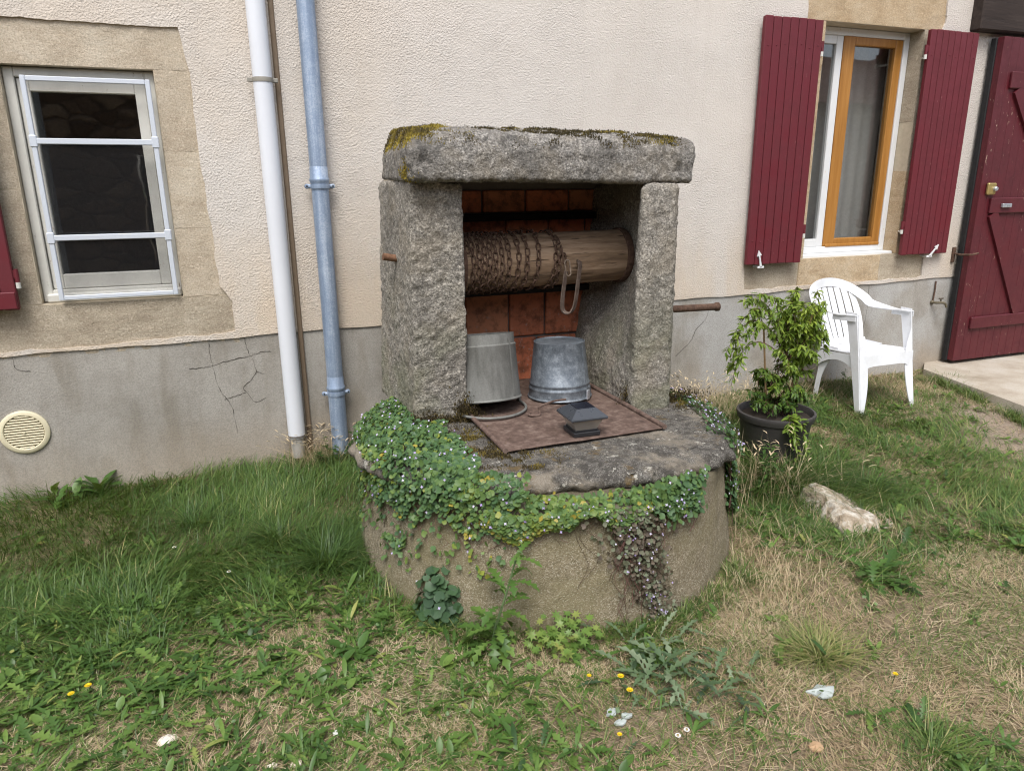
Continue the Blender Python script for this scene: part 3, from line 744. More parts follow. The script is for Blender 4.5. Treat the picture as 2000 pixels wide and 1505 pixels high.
# ------------------------------------------------------------------ downpipes, strip, vent, tap
wp = thing('downpipe', (0.195, -0.062, 0), 'white plastic downpipe with one grey clip, left of the zinc pipe', 'downpipe', 'rainwater downpipes on the wall')
PX, PY = 0.195, -0.066
MB().add(*tube([(PX - 0.002, PY, 4.6), (PX, PY, 2), (PX + .001, PY, 0.185)], 0.049, 28)).build('pipe', PVC, wp, True)
MB().add(*tube([(PX, PY, 0.20), (PX + 0.002, PY, 0.06)], [0.041, 0.036], 24)).build('outlet_spigot', m_plain('grey_pvc', (0.42, 0.40, 0.37), 0.6), wp, True)
def clip(parent, x, y, z, r, mat, ears=True, h=0.022):
    mb = MB(); mb.add(*lathe([(r - .004, -h / 2), (r + .003, -h / 2), (r + .004, 0), (r + .003, h / 2), (r - .004, h / 2)], 28, Matrix.Translation((x, y, z))))
    mb.build('pipe_clip', mat, parent, True)
    if ears:
        for s in (-1, 1):
            e = MB().add(*chamfer_box(x + s * (r + 0.012) - 0.016, x + s * (r + 0.012) + 0.016, y - 0.004, y + 0.010, z - h / 2, z + h / 2, .003)); e.build('clip_ear', mat, parent)
clip(wp, PX, PY, 2.155, 0.049, m_plain('dull_clip', (0.30, 0.28, 0.24), 0.6, 0.2), True)
clip(wp, PX + .001, PY, 0.195, 0.048, m_plain('dark_clip', (0.18, 0.165, 0.15), 0.7, 0.2), False, 0.012)
zp = thing('downpipe', (0.446, -0.066, 0), 'blue-grey zinc downpipe with riveted collars, beside the well', 'downpipe', 'rainwater downpipes on the wall')
ZX = 0.443
MB().add(*tube([(ZX, PY, 4.6), (ZX, PY, 1.72)], 0.047, 28, caps=False)).build('pipe', ZINC_PIPE, zp, True)
MB().add(*tube([(ZX, PY, 1.64), (ZX, PY, 0.47)], 0.047, 28, caps=False)).build('pipe', ZINC_PIPE, zp, True)
MB().add(*tube([(ZX, PY, 0.46), (ZX + .002, PY, -0.02)], 0.049, 28, caps=False)).build('pipe', ZINC_PIPE, zp, True)
for z in (1.645, 0.455):
    mb = MB(); mb.add(*lathe([(.046, -.01), (.050, -.01), (.053, 0), (.055, .008), (.053, .016), (.050, .02), (.0485, .075), (.046, .08)], 28, Matrix.Translation((ZX, PY, z))))
    mb.build('collar', ZINC_PIPE, zp, True); clip(zp, ZX, PY, z - 0.025, 0.050, ZINC_PIPE, False, 0.026)
    for s in (-1, 1):
        mb = MB().add(*tube([(ZX + s * .050, PY, z - .025), (ZX + s * .066, PY, z - .025)], 0.012, 10)); mb.add(*lathe([(0, .006), (.010, .005), (.013, 0), (.013, -.012), (0, -.012)], 14, Matrix.Translation((ZX + s * .070, PY, z - .025)) @ Matrix.Rotation(PI / 2, 4, 'X')))
        mb.build('clip_ear', ZINC_PIPE, zp)
        MB().add(*lathe([(0, .0075), (.005, .007)], 10, Matrix.Translation((ZX + s * .070, PY, z - .025)) @ Matrix.Rotation(PI / 2, 4, 'X'))).build('bolt', FLAT_BLACK, zp)
mb = MB(); mb.add(*chamfer_box(0.258, 0.286, -0.022, -0.003, 0.05, 5.0, 0.006)); o = mb.build('cover_strip', BROWN_STRIP, None, label='thin brown cover strip running down the wall right of the white pipe', cat='strip')
vt = thing('air_vent', (-1.18, -0.01, 0.26), 'round cream plastic air vent grille on the grey plinth', 'vent')
VX, VZ, VR = -1.178, 0.376, 0.118
MV = Matrix.Translation((VX, -0.003, VZ)) @ Matrix.Rotation(PI / 2, 4, 'X')
MB().add(*lathe([(VR, 0), (VR, .008), (VR - .004, .012), (VR - .022, .013), (VR - .026, .009), (VR - .026, 0)], 48, MV)).build('rim', CREAM, vt, True)
MB().add(*lathe([(VR - .027, .001), (0.0, .001)], 48, MV)).build('back_plate', VENT_DARK, vt)
rr = VR - 0.026
for i in range(13):
    zz = -rr + (i + 0.5) * 2 * rr / 13; hw = math.sqrt(max(0, rr * rr - zz * zz)) - .001
    if hw > 0.01: MB().add(*chamfer_box(VX - hw, VX + hw, -0.014, -0.005, VZ + zz - .0042, VZ + zz + .0042, .002)).build('slat', CREAM, vt)
MB().add(*lathe([(0, .016), (.005, .0155), (.007, .012)], 12, MV)).build('screw', CREAM, vt)
tp = thing('wall_tap', (5.40, -0.03, 0.66), 'small old brass tap on the plinth beside the maroon door', 'tap')
TX, TZ = 5.335, 0.655
MB().add(*tube([(TX, -0.012, 0.83), (TX, -0.014, 0.75), (TX - .004, -0.012, TZ)], 0.006, 8)).build('feed_pipe', RUST, tp, True)
mb = MB(); mb.add(*tube(catmull([(TX - 0.008, -0.012, TZ), (TX, -0.05, TZ), (TX + 0.02, -0.075, TZ + .004), (TX + 0.045, -0.09, TZ - .004), (TX + 0.055, -0.097, TZ - .035)], 4), 0.010, 10)); mb.add(*lathe([(.017, 0), (.017, .012), (.012, .018)], 12, Matrix.Translation((TX - .006, -0.004, TZ)) @ Matrix.Rotation(PI / 2, 4, 'X')))
mb.build('body', m_plain('old_brass', (0.16, 0.135, 0.09), 0.5, 0.5), tp, True)
mb = MB(); mb.add(*tube([(TX + .015, -0.07, TZ), (TX + .015, -0.07, TZ + .035)], 0.006, 8)); mb.add(*tube([(TX - .008, -0.07, TZ + .038), (TX + .038, -0.07, TZ + .038)], 0.006, 8)); mb.build('handle', m_plain('old_brass_handle', (0.15, 0.13, 0.10), 0.5, 0.5), tp, True)

# ------------------------------------------------------------------ the well
WC = np.array([1.25, -1.34])
well = thing('stone_well', (WC[0], WC[1], 0), 'old granite well with mossy capstone on a round pebbled base', 'well')
def base_r(th, z):
    r = 0.865 - 0.05 * np.clip(z / 0.5, 0, 1)
    fac = np.abs(((np.degrees(th) + 80 + 30) % 60) - 30) / 30      # blunt corner every 60 degrees, one at -80
    return r + 0.018 * (1 - fac)
SLAB_T = 0.548
def build_base():
    nt, nz = 460, 50
    th = np.linspace(-PI, PI, nt, endpoint=False); z = np.linspace(-0.06, 0.475, nz)
    T, Z = np.meshgrid(th, z, indexing='ij'); R = base_r(T, Z)
    R[:, -4] -= .004; R[:, -3] -= .02; R[:, -2] -= .09; R[:, -1] -= .30; Z[:, -4:] = np.array([.468, .474, .480, .482])
    P = np.stack([WC[0] + R * np.cos(T), WC[1] + R * np.sin(T), Z], -1).reshape(-1, 3)
    d = 0.006 * fbm(P, 9, 4, 3) + 0.0035 * fbm(P, 60, 2, 5)
    P[:, 0] += d * np.cos(T.ravel()); P[:, 1] += d * np.sin(T.ravel())
    ids = np.arange(nt * nz).reshape(nt, nz); a = ids; bb = np.roll(ids, -1, 0)
    q = np.stack([a[:, :-1], bb[:, :-1], bb[:, 1:], a[:, 1:]], -1).reshape(-1, 4)
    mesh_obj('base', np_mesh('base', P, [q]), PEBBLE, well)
    # slab: top disc and broken edge
    nr = 70
    rr = np.concatenate([np.linspace(0, 1, nr)])
    eth = np.array([-60, -17, 0, 30, 60, 100, 143, 179, 208, 226, 236, 252, 269, 283, 296, 311, 325, 348, 360, 390]); er = np.array([.74, .84, .86, .86, .83, .81, .80, .86, .80, .75, .70, .665, .65, .69, .745, .81, .83, .85, .86, .86])
    edge = np.interp(np.degrees(th) % 360, eth, er) + 0.02 * fbm(np.stack([np.cos(th) * 3, np.sin(th) * 3, th * 0], -1), 1.4, 3, 8)
    rows = []
    for k in range(nr):
        rr_ = edge * (k / (nr - 1)); rows.append(np.stack([WC[0] + rr_ * np.cos(th), WC[1] + rr_ * np.sin(th), np.full(nt, SLAB_T)], -1))
    for dr, dz in ((0.008, -0.006), (0.02, -0.016), (0.03, -0.03), (0.034, -0.046), (0.03, -0.062), (0.01, -0.075)):
        rr_ = edge + dr; rows.append(np.stack([WC[0] + rr_ * np.cos(th), WC[1] + rr_ * np.sin(th), np.full(nt, SLAB_T + dz)], -1))
    P = np.concatenate(rows)
    rad_ = np.hypot(P[:, 0] - WC[0], P[:, 1] - WC[1]); out = sstep(0.85, 1.02, rad_ / np.tile(edge, len(rows)))
    P[:, 2] += 0.009 * fbm(P, 14, 5, 21, .65) - 0.02 * out * (0.5 + 0.5 * fbm(P, 6, 3, 22)) * (P[:, 2] > SLAB_T - 0.02)
    ch = 0.05 * fbm(P, 13, 5, 23, .65) * (rad_ / np.tile(edge, len(rows)) > 0.9)
    P[:, 0] += ch * (P[:, 0] - WC[0]) / np.maximum(rad_, .1); P[:, 1] += ch * (P[:, 1] - WC[1]) / np.maximum(rad_, .1)
    n = len(rows); ids = np.arange(n * nt).reshape(n, nt); r2 = np.roll(ids, -1, 1)
    q = np.stack([ids[:-1], ids[1:], r2[1:], r2[:-1]], -1).reshape(-1, 4)
    mesh_obj('slab', np_mesh('slab', P, [q]), SLAB, well)
build_base()
def tool_marks(P):
    return P
# left post, right post: irregular eight-corner blocks (x0y0z0, x0y0z1, x0y1z0, x0y1z1, x1...)
def postL(P):
    m = np.sin((P[:, 2] * 1.0 - P[:, 0] * 0.55) * 120 + 9 * fbm(P, 9, 3, 71)) * 0.0022
    front = sstep(-1.15, -1.19, P[:, 1]); P[:, 1] -= m * front * (0.5 + fbm(P, 9, 2, 72))
    return P
def postR(P):
    inner = sstep(1.95, 1.72, P[:, 0])
    P[:, 0] += inner * 0.125 * sstep(-1.345, -1.06, P[:, 1]) * sstep(0.62, 1.15, P[:, 2]) * sstep(-.6, -.8, P[:, 1])
    return P
rough_block('post', [(0.665, -1.205, 0.53), (0.690, -1.205, 1.63), (0.635, -0.52, 0.53), (0.690, -0.52, 1.64),
                     (0.928, -1.205, 0.53), (0.922, -1.205, 1.62), (0.928, -0.52, 0.53), (0.922, -0.52, 1.63)], GRANITE, well, 0.0080, 0.018, 0.012, 30, 31, 5, postL, 0.008, gain=0.68)
rough_block('post', [(1.712, -1.385, 0.52), (1.735, -1.355, 1.62), (1.715, -0.60, 0.53), (1.86, -0.60, 1.63),
                     (1.915, -1.385, 0.52), (1.945, -1.345, 1.62), (2.06, -0.60, 0.53), (2.10, -0.60, 1.63)], GRANITE, well, 0.0080, 0.045, 0.012, 30, 41, 5, postR, 0.008, gain=0.68)
def capshape(P):
    top = sstep(1.74, 1.86, P[:, 2])
    P[:, 2] += top * (0.035 * np.clip((P[:, 1] + 1.3) / 0.5, 0, 1))
    P[:, 2] -= 0.03 * sstep(0.95, 0.70, P[:, 0]) * top * 0.6
    P[:, 1] += top * 0.055 * sstep(-1.1, -1.3, P[:, 1])
    P[:, 0] += top * (0.045 * sstep(0.85, 0.68, P[:, 0]) - 0.03 * sstep(1.9, 2.05, P[:, 0]))
    return P
rough_block('capstone', [(0.672, -1.305, 1.632), (0.668, -1.305, 1.83), (0.70, -0.53, 1.645), (0.715, -0.53, 1.86),
                         (2.005, -1.335, 1.617), (2.04, -1.325, 1.815), (2.08, -0.45, 1.63), (2.09, -0.45, 1.85)], GRANITE_CAP, well, 0.0080, 0.022, 0.016, 24, 51, 5, capshape, 0.010, gain=0.68)
# brick packing under the capstone's left end and back wall of tiles
box_obj('mortar_bed', (0.70, 0.90, -1.17, -0.55, 1.612, 1.65), MORTAR, well, 0.01)
BY = -0.63
box_obj('back_wall', (0.90, 1.92, BY + 0.022, BY + 0.09, 0.53, 1.64), m_plain('dark_mortar', (0.22, 0.20, 0.18), 0.95, bump=0.8), well)
rows = [(1.475, 1.592, [0.90, 1.20, 1.447, 1.70, 1.92]), (1.245, 1.468, [0.90, 1.05, 1.33, 1.58, 1.80, 1.92]), (1.07, 1.238, [0.90, 1.12, 1.40, 1.66, 1.92]),
        (0.80, 1.062, [0.90, 1.09, 1.345, 1.56, 1.80]), (0.535, 0.793, [0.90, 1.01, 1.26, 1.51, 1.76])]
for z0, z1, xs in rows:
    for a, c in zip(xs[:-1], xs[1:]):
        dy = random.uniform(-0.004, 0.004); g = random.uniform(0.004, 0.008)
        me = MB().add(*chamfer_box(a + g, c - g, BY + dy, BY + 0.024 + dy, z0 + 0.003, z1 - 0.003, 0.005)); me.build('tile', TILE, well)
for z0, z1 in ((1.435, 1.472), (1.045, 1.078)):
    box_obj('iron_bar', (0.90, 1.85, BY - 0.045, BY - 0.010, z0, z1), BLACK_IRON, well, 0.004)

# ------------------------------------------------------------------ windlass
wl = thing('windlass', (1.42, -0.90, 1.25), 'wooden windlass drum wound with rusty chain between the well posts', 'windlass')
AY, AZ, DR = -0.91, 1.245, 0.136
def drum_mesh():
    nx, nt = 130, 120
    xs = np.linspace(0.96, 1.85, nx); th = np.linspace(0, 2 * PI, nt, endpoint=False)
    X, T = np.meshgrid(xs, th, indexing='ij')
    R = DR * (1 - 0.035 * (X - 0.93)) + 0.0
    p = np.stack([X * 0.5, np.cos(T) * 0.8, np.sin(T) * 0.8], -1).reshape(-1, 3)
    R = R + (0.004 * fbm(p, 3.0, 4, 61)).reshape(R.shape)
    g = fbm(np.stack([X.ravel() * 2.0, np.cos(T).ravel() * 9, np.sin(T).ravel() * 9], -1), 1.6, 3, 62)
    R = R - (0.006 * np.exp(-(g / 0.05) ** 2)).reshape(R.shape) * 0.6
    P = np.stack([X, AY + R * np.cos(T), AZ + 0.012 * (X - 0.93) + R * np.sin(T)], -1).reshape(-1, 3)
    ids = np.arange(nx * nt).reshape(nx, nt); r2 = np.roll(ids, -1, 1)
    q = np.stack([ids[:-1], r2[:-1], r2[1:], ids[1:]], -1).reshape(-1, 4)
    return np_mesh('drum', P, [q])
mesh_obj('drum', drum_mesh(), LOG, wl)
for x0, x1 in ((0.950, 0.985), (1.842, 1.876)):
    m = Matrix.Translation((x0, AY, AZ + 0.012 * (x0 - .93))) @ Matrix.Rotation(PI / 2, 4, 'Y'); R = DR * (1 - 0.035 * (x0 - .93)) + 0.008
    MB().add(*lathe([(0.02, 0), (R, 0), (R + .002, .006), (R + .002, x1 - x0 - .006), (R, x1 - x0), (0.02, x1 - x0)], 48, m)).build('iron_band', RUST, wl, True)
MB().add(*tube([(0.612, AY - 0.02, 1.30), (0.80, AY, AZ + 0.02), (2.16, AY, AZ + 0.01)], 0.017, 14)).build('axle', RUST_BRIGHT, wl, True)
mb = MB(); mb.add(*tube([(2.145, AY, AZ + 0.03), (2.145, AY, 0.93)], 0.014, 12)); mb.add(*tube([(2.135, AY, 0.945), (2.49, AY, 0.938), (2.50, AY, 0.938), (2.515, AY, 0.938)], [0.02, 0.02, 0.026, 0.026], 14))
mb.build('crank_handle', RUST, wl, True)
def link_mesh(L=0.046, Wd=0.029, r=0.0038, n=14, s=6):
    P = []; hs_ = (L - Wd) / 2; R = Wd / 2 - r
    for k in range(n):
        a = 2 * PI * k / n; c, sn = math.cos(a), math.sin(a)
        P.append((R * sn, (hs_ if c > 0 else -hs_) + R * c, 0))
    me = MB().add(*tube(P, r, s, closed=True)).mesh('link', True); me.materials.append(RUST); return me
LINK = link_mesh()
chain_path = []
turns_x = [0.992, 1.015, 1.045, 1.072, 1.100, 1.128, 1.160, 1.195, 1.245, 1.29, 1.35, 1.445, 1.455]
step = 0.0375; a = rad(100); ang = []
R = DR + 0.004
tot = (len(turns_x) - 1) * 2 * PI; nlinks = int(tot * R / step)
parts = []; loose = []
for k in range(nlinks):
    t = k / nlinks * (len(turns_x) - 1); i = int(t); fr = t - i
    x = turns_x[i] + (turns_x[i + 1] - turns_x[i]) * fr + 0.002 * math.sin(k * 2.1); th = t * 2 * PI + 0.6
    Rr = DR * (1 - 0.035 * (x - .93)) + 0.005 + 0.002 * (k % 3)
    pos = Vector((x, AY - Rr * math.cos(th), AZ + 0.012 * (x - .93) + Rr * math.sin(th)))
    tang = Vector(((turns_x[i + 1] - turns_x[i]) / (2 * PI), Rr * math.sin(th), Rr * math.cos(th))).normalized()
    nrm = Vector((0, -math.cos(th), math.sin(th))); bn = tang.cross(nrm).normalized(); nrm = bn.cross(tang)
    m = Matrix((bn, tang, nrm)).transposed().to_4x4(); m = Matrix.Translation(pos) @ m @ Matrix.Rotation(rad(38 if k % 2 else -40) + random.uniform(-.2, .2), 4, 'Y')
    (parts if math.cos(th) > -0.15 else loose).append(m)
hid = MB()
lv = [v.co.copy() for v in LINK.vertices]; lf = [tuple(p.vertices) for p in LINK.polygons]
parts.sort(key=lambda m: -m.translation.x); extra = parts[290:]; parts = parts[:290]
for m in loose + extra: hid.add(lv, lf, m)
chain = hid.build('chain', RUST, wl, True, kind='stuff')
for m in parts:
    o = bpy.data.objects.new('link', LINK); put(o, chain, m)
# loose end over the drum with an oblong shackle and the bent strap hook
LNK2 = link_mesh(0.062, 0.03, 0.0042); SHK = link_mesh(0.085, 0.034, 0.0036)
for p, ry, rx in (((1.462, AY - DR * .60 - .012, AZ + DR * .80), 0.3, -0.75), ((1.470, AY - DR * .90 - .012, AZ + DR * .42), 1.2, -1.15), ((1.478, AY - DR - .012, AZ + .02), 0.5, -1.45)):
    o = bpy.data.objects.new('link', LNK2); put(o, chain, Matrix.Translation(p) @ Matrix.Rotation(-rx, 4, 'X') @ Matrix.Rotation(ry, 4, 'Y'))
SHK.materials.clear(); SHK.materials.append(m_rust('pale_rust', (0.12, 0.09, 0.07), (0.22, 0.17, 0.13), (0.33, 0.27, 0.22)))
o = bpy.data.objects.new('shackle', SHK); put(o, chain, Matrix.Translation((1.492, AY - DR - .022, AZ - 0.025)) @ Matrix.Rotation(rad(85), 4, 'X') @ Matrix.Rotation(rad(6), 4, 'Z'))
hk = catmull([(1.565, AY - DR + .004, AZ + 0.005), (1.560, AY - DR - .018, AZ - .02), (1.545, AY - DR - .03, AZ - .10), (1.53, AY - DR - .032, AZ - .20), (1.512, AY - DR - .032, AZ - .238), (1.485, AY - DR - .032, AZ - .245), (1.462, AY - DR - .032, AZ - .225), (1.462, AY - DR - .03, AZ - .17), (1.475, AY - DR - .026, AZ - .08), (1.483, AY - DR - .022, AZ - .04)], 6)
MB().add(*ribbon(hk, 0.028, Vector((.85, .53, 0)), 0.006)).build('strap_hook', m_rust('strap_iron', (0.06, 0.042, 0.034), (0.12, 0.088, 0.07), (0.19, 0.15, 0.125)), wl)

# ------------------------------------------------------------------ on the slab: plate, buckets, lamp
pl = thing('iron_lid', (1.31, -1.3, 0.555), 'rusty sheet iron lid lying on the well slab under the buckets', 'lid')
PZ = 0.562
def plate_mesh():
    nx, ny = 70, 70
    u, v = np.meshgrid(np.linspace(0, 1, nx), np.linspace(0, 1, ny), indexing='ij')
    X = 0.925 + 0.765 * u + 0.01 * v * (1 - u); Y = -1.70 + 1.02 * v + 0.02 * u
    P = np.stack([X, Y, np.full_like(X, PZ)], -1).reshape(-1, 3); P[:, 2] += 0.005 * fbm(P, 3.5, 3, 81) + 0.0012 * fbm(P, 40, 2, 82)
    ids = np.arange(nx * ny).reshape(nx, ny); q = np.stack([ids[:-1, :-1], ids[1:, :-1], ids[1:, 1:], ids[:-1, 1:]], -1).reshape(-1, 4)
    Q = P.copy(); Q[:, 2] -= 0.004
    edge = np.concatenate([ids[:, 0], ids[-1, :], ids[::-1, -1], ids[0, ::-1]]); e2 = np.roll(edge, -1); n = len(P)
    s = np.stack([edge, edge + n, e2 + n, e2], -1)
    return np_mesh('sheet', np.concatenate([P, Q]), [q, q[:, ::-1] + n, s])
mesh_obj('sheet', plate_mesh(), RUST_PLATE, pl)
for xx, x2 in ((0.926, 0.932), (1.690, 1.694)):
    MB().add(*tube([(xx, -1.70 if xx < 1 else -1.685, PZ + .004), (xx + .002, -1.3, PZ + .008), (x2, -0.70, PZ + .006)], 0.0115, 12)).build('rolled_edge', RUST_PLATE, pl, True)
def arc(cx, cy, r, a0, a1, n, z0=0, z1=0):
    return [(cx + r * math.cos(a0 + (a1 - a0) * i / (n - 1)), cy + r * math.sin(a0 + (a1 - a0) * i / (n - 1)), z0 + (z1 - z0) * math.sin(PI * i / (n - 1))) for i in range(n)]
def bucket(label, cx, cy, h, rt, rb, m, mat, ribs, foot=0.0):
    """upside down: mouth radius rb at the bottom, base radius rt on top"""
    t = thing('bucket', (cx, cy, PZ), label, 'bucket', 'upturned galvanised buckets on the iron lid')
    R = lambda z: rb + (rt - rb) * z / h
    prof = [(rb + .004, 0.0), (rb + .006, .004), (rb + .004, .009), (rb, .011)]
    for zr in ribs: prof += [(R(zr - .009), zr - .009), (R(zr) + .004, zr - .003), (R(zr) + .004, zr + .003), (R(zr + .009), zr + .009)]
    if foot: prof += [(R(h - foot - .008), h - foot - .008), (R(h - foot) + .003, h - foot - .003), (R(h - foot) + .003, h - foot + .003), (R(h - foot) - .004, h - foot + .008), (rt - .002, h), (rt - .006, h), (rt - .008, h - foot), (0.0, h - foot)]
    else: prof += [(rt + .001, h - .004), (rt + .002, h), (rt - .002, h + .001), (rt - .004, h - .006), (rt - .02, h - .007), (0.0, h - .006)]
    prof = [(rb - .004, 0.0)] + prof
    inner = [(0.0, h - .012 - foot), (rt - .008, h - .012 - foot), (rb - .004, 0.0)]
    mb = MB(); mb.add(*lathe(prof, 56, m)); mb.add(*lathe(inner, 56, m)); mb.build('body', mat, t, True)
    for o in t.children:
        pass
    seam = [m @ Vector(((R(z) + .002) * math.cos(rad(-55)), (R(z) + .002) * math.sin(rad(-55)), z)) for z in np.linspace(.02, h - .02, 8)]
    MB().add(*ribbon(seam, 0.008, Vector((1, 0.7, 0)), 0.002)).build('seam', mat, t)
    return t
mR = Matrix.Translation((1.462, -1.05, PZ + 0.006)) @ Matrix.Rotation(rad(-2), 4, 'X')
bR = bucket('bluish galvanised bucket upside down with ribbed rim, beside the right post', 1.462, -1.05, 0.285, 0.128, 0.160, mR, ZINC, (0.05, 0.075))
MB().add(*chamfer_box(-0.014, 0.014, -0.006, 0.004, -0.006, 0.045, .003), m=mR @ Matrix.Translation((0.095, -0.135, .004)) @ Matrix.Rotation(rad(38), 4, 'Z')).build('handle_ear', CHROME, bR)
MB().add(*chamfer_box(-0.014, 0.014, -0.006, 0.004, -0.006, 0.03, .003), m=mR @ Matrix.Translation((0.168, 0.0, .004)) @ Matrix.Rotation(rad(90), 4, 'Z')).build('handle_ear', ZINC, bR)
mL = Matrix.Translation((1.045, -1.09, PZ + 0.046)) @ Matrix.Rotation(rad(-10), 4, 'X')
bL = bucket('dull grey tall bucket upside down, tilted back beside the left post', 1.045, -1.09, 0.315, 0.163, 0.174, mL, ZINC_DULL, (), 0.055)
MB().add(*tube(arc(1.05, -1.135, 0.178, rad(20), rad(-200), 30, PZ + .014, PZ + .014), 0.0065, 10)).build('handle', ZINC_DULL, bL, True)
MB().add(*chamfer_box(-0.018, 0.018, -0.006, 0.006, -0.02, 0.03, .003), m=Matrix.Translation((1.222, -1.09, PZ + 0.04)) @ Matrix.Rotation(rad(80), 4, 'Z')).build('handle_ear', ZINC_DULL, bL)
rod = MB(); rod.add(*tube(catmull([(1.41, -1.235, PZ + .04), (1.33, -1.26, PZ + .045), (1.245, -1.305, PZ + .043), (1.238, -1.31, PZ + .03), (1.238, -1.315, PZ + .006), (1.20, -1.32, PZ + .008), (1.188, -1.305, PZ + .010), (1.205, -1.285, PZ + .010)], 5), 0.0055, 8))
rod.build('bent_rod', RUST_PLATE, None, True, label='bent rusty iron rod lying between the two buckets and the lamp', cat='rod')
# solar post-cap lamp
lm = thing('post_lamp', (1.315, -1.60, PZ), 'black pyramid-topped solar post lamp standing on the rusty lid', 'lamp')
LM = Matrix.Translation((1.318, -1.602, PZ)) @ Matrix.Rotation(rad(-2), 4, 'Z')
def frustum(z0, h0, z1, h1):
    V = [(sx * h0, sy * h0, z0) for sx, sy in ((-1, -1), (1, -1), (1, 1), (-1, 1))] + [(sx * h1, sy * h1, z1) for sx, sy in ((-1, -1), (1, -1), (1, 1), (-1, 1))]
    return V, [(3, 2, 1, 0), (4, 5, 6, 7)] + [(i, (i + 1) % 4, 4 + (i + 1) % 4, 4 + i) for i in range(4)]
MB().add(*chamfer_box(-.062, .062, -.062, .062, 0.001, .022, .003), m=LM).build('base', BLACK_PLASTIC, lm)
MB().add(*chamfer_box(-.054, .054, -.054, .054, .022, .030, .002), m=LM).build('collar', BLACK_PLASTIC, lm)
b = NB('lamp_acrylic'); tr = b.t.nodes.new('ShaderNodeBsdfTransparent'); tr.inputs[0].default_value = (0.9, 0.88, 0.82, 1)
ACR = b.done(b.mixsh(0.55, tr.outputs[0], b.bsdf((0.50, 0.46, 0.40), 0.25)))
MB().add(*frustum(.030, .050, .082, .072), m=LM).build('diffuser', ACR, lm)
MB().add(*frustum(.031, .018, .081, .022), m=LM).build('lamp_core', CHROME, lm)
mb = MB(); mb.add(*chamfer_box(-.086, .086, -.086, .086, .080, .092, .003), m=LM); mb.add(*frustum(.092, .084, .124, .045), m=LM); mb.build('roof', m_plain('dark_grey_plastic', (0.045, 0.05, 0.058), 0.3, var=0.1), lm)
MB().add(*chamfer_box(-.042, .042, -.042, .042, .124, .127, .001), m=LM).build('solar_panel', m_plain('solar_cell', (0.012, 0.014, 0.022), 0.15), lm)

# ------------------------------------------------------------------ plastic chair
chair = thing('plastic_chair', (4.118, -0.5, 0.08), 'white plastic garden armchair with slatted back against the plinth', 'chair')
CM = Matrix.Translation((4.118, -0.752, 0.07)) @ Matrix.Rotation(rad(0), 4, 'Z')
def surf(fn, nu, nv, th):
    """sheet from fn(u,v)->Vector with thickness"""
    P = [[Vector(fn(i / (nu - 1), j / (nv - 1))) for j in range(nv)] for i in range(nu)]
    V = []; F = []
    for s in (0, 1):
        for i in range(nu):
            for j in range(nv):
                du = P[min(i + 1, nu - 1)][j] - P[max(i - 1, 0)][j]; dv = P[i][min(j + 1, nv - 1)] - P[i][max(j - 1, 0)]
                n = du.cross(dv).normalized(); V.append(P[i][j] - n * th * s)
    o = nu * nv; I = lambda s, i, j: s * o + i * nv + j
    for i in range(nu - 1):
        for j in range(nv - 1):
            F.append((I(0, i, j), I(0, i + 1, j), I(0, i + 1, j + 1), I(0, i, j + 1))); F.append((I(1, i, j + 1), I(1, i + 1, j + 1), I(1, i + 1, j), I(1, i, j)))
    for i in range(nu - 1):
        F.append((I(0, i, 0), I(1, i, 0), I(1, i + 1, 0), I(0, i + 1, 0))); F.append((I(0, i + 1, nv - 1), I(1, i + 1, nv - 1), I(1, i, nv - 1), I(0, i, nv - 1)))
    for j in range(nv - 1):
        F.append((I(0, 0, j + 1), I(1, 0, j + 1), I(1, 0, j), I(0, 0, j))); F.append((I(0, nu - 1, j), I(1, nu - 1, j), I(1, nu - 1, j + 1), I(0, nu - 1, j + 1)))
    return V, F
def seat(u, v):
    x = (u - .5) * (0.49 - 0.05 * v); y = 0.075 + 0.40 * v
    z = 0.415 - 0.03 * v - 0.014 * (1 - (2 * u - 1) ** 2) * math.sin(PI * min(1, v * 1.1)) - 0.02 * max(0, 0.12 - v) / 0.12
    return x, y, z
MB().add(*surf(seat, 22, 18, 0.006), m=CM).build('seat', CHAIRM, chair, True)
def apron(u, v):
    x = (u - .5) * 0.50; bow = 0.02 * (1 - (2 * u - 1) ** 2)
    low = 0.075 + 0.10 * abs(2 * u - 1) ** 6
    return x, 0.073 - bow * 0.6 - 0.012 * v, 0.400 - v * low - 0.012 * (1 - (2 * u - 1) ** 2) * 0
MB().add(*surf(apron, 26, 6, 0.006), m=CM).build('apron', CHAIRM, chair, True)
def front_leg(s):
    # L-shaped channel: front web and side web meeting on the outer front arris
    mb = MB()
    def web(u, v):
        z = 0.69 * v; t = v
        xo = 0.25 - 0.004 * math.sin(PI * t); w = 0.028 + 0.044 * math.sin(PI * min(1, t * 1.25)) ** 1.0 * (1 if t < .62 else 1) - (0.02 if t > .62 else 0) * min(1, (t - .62) * 6)
        return s * (xo - (1 - u) * w), -0.002 + 0.125 * t, z
    def side(u, v):
        z = 0.69 * v; t = v; w = 0.04 + 0.05 * t
        return s * (0.25 - 0.004 * math.sin(PI * t)), -0.002 + 0.125 * t + u * w, z
    a = surf(web, 5, 22, 0.006); b_ = surf(side, 4, 22, 0.006)
    mb.add(*a, m=CM); mb.add(*b_, m=CM); mb.build('leg', CHAIRM, chair, True)
front_leg(1); front_leg(-1)
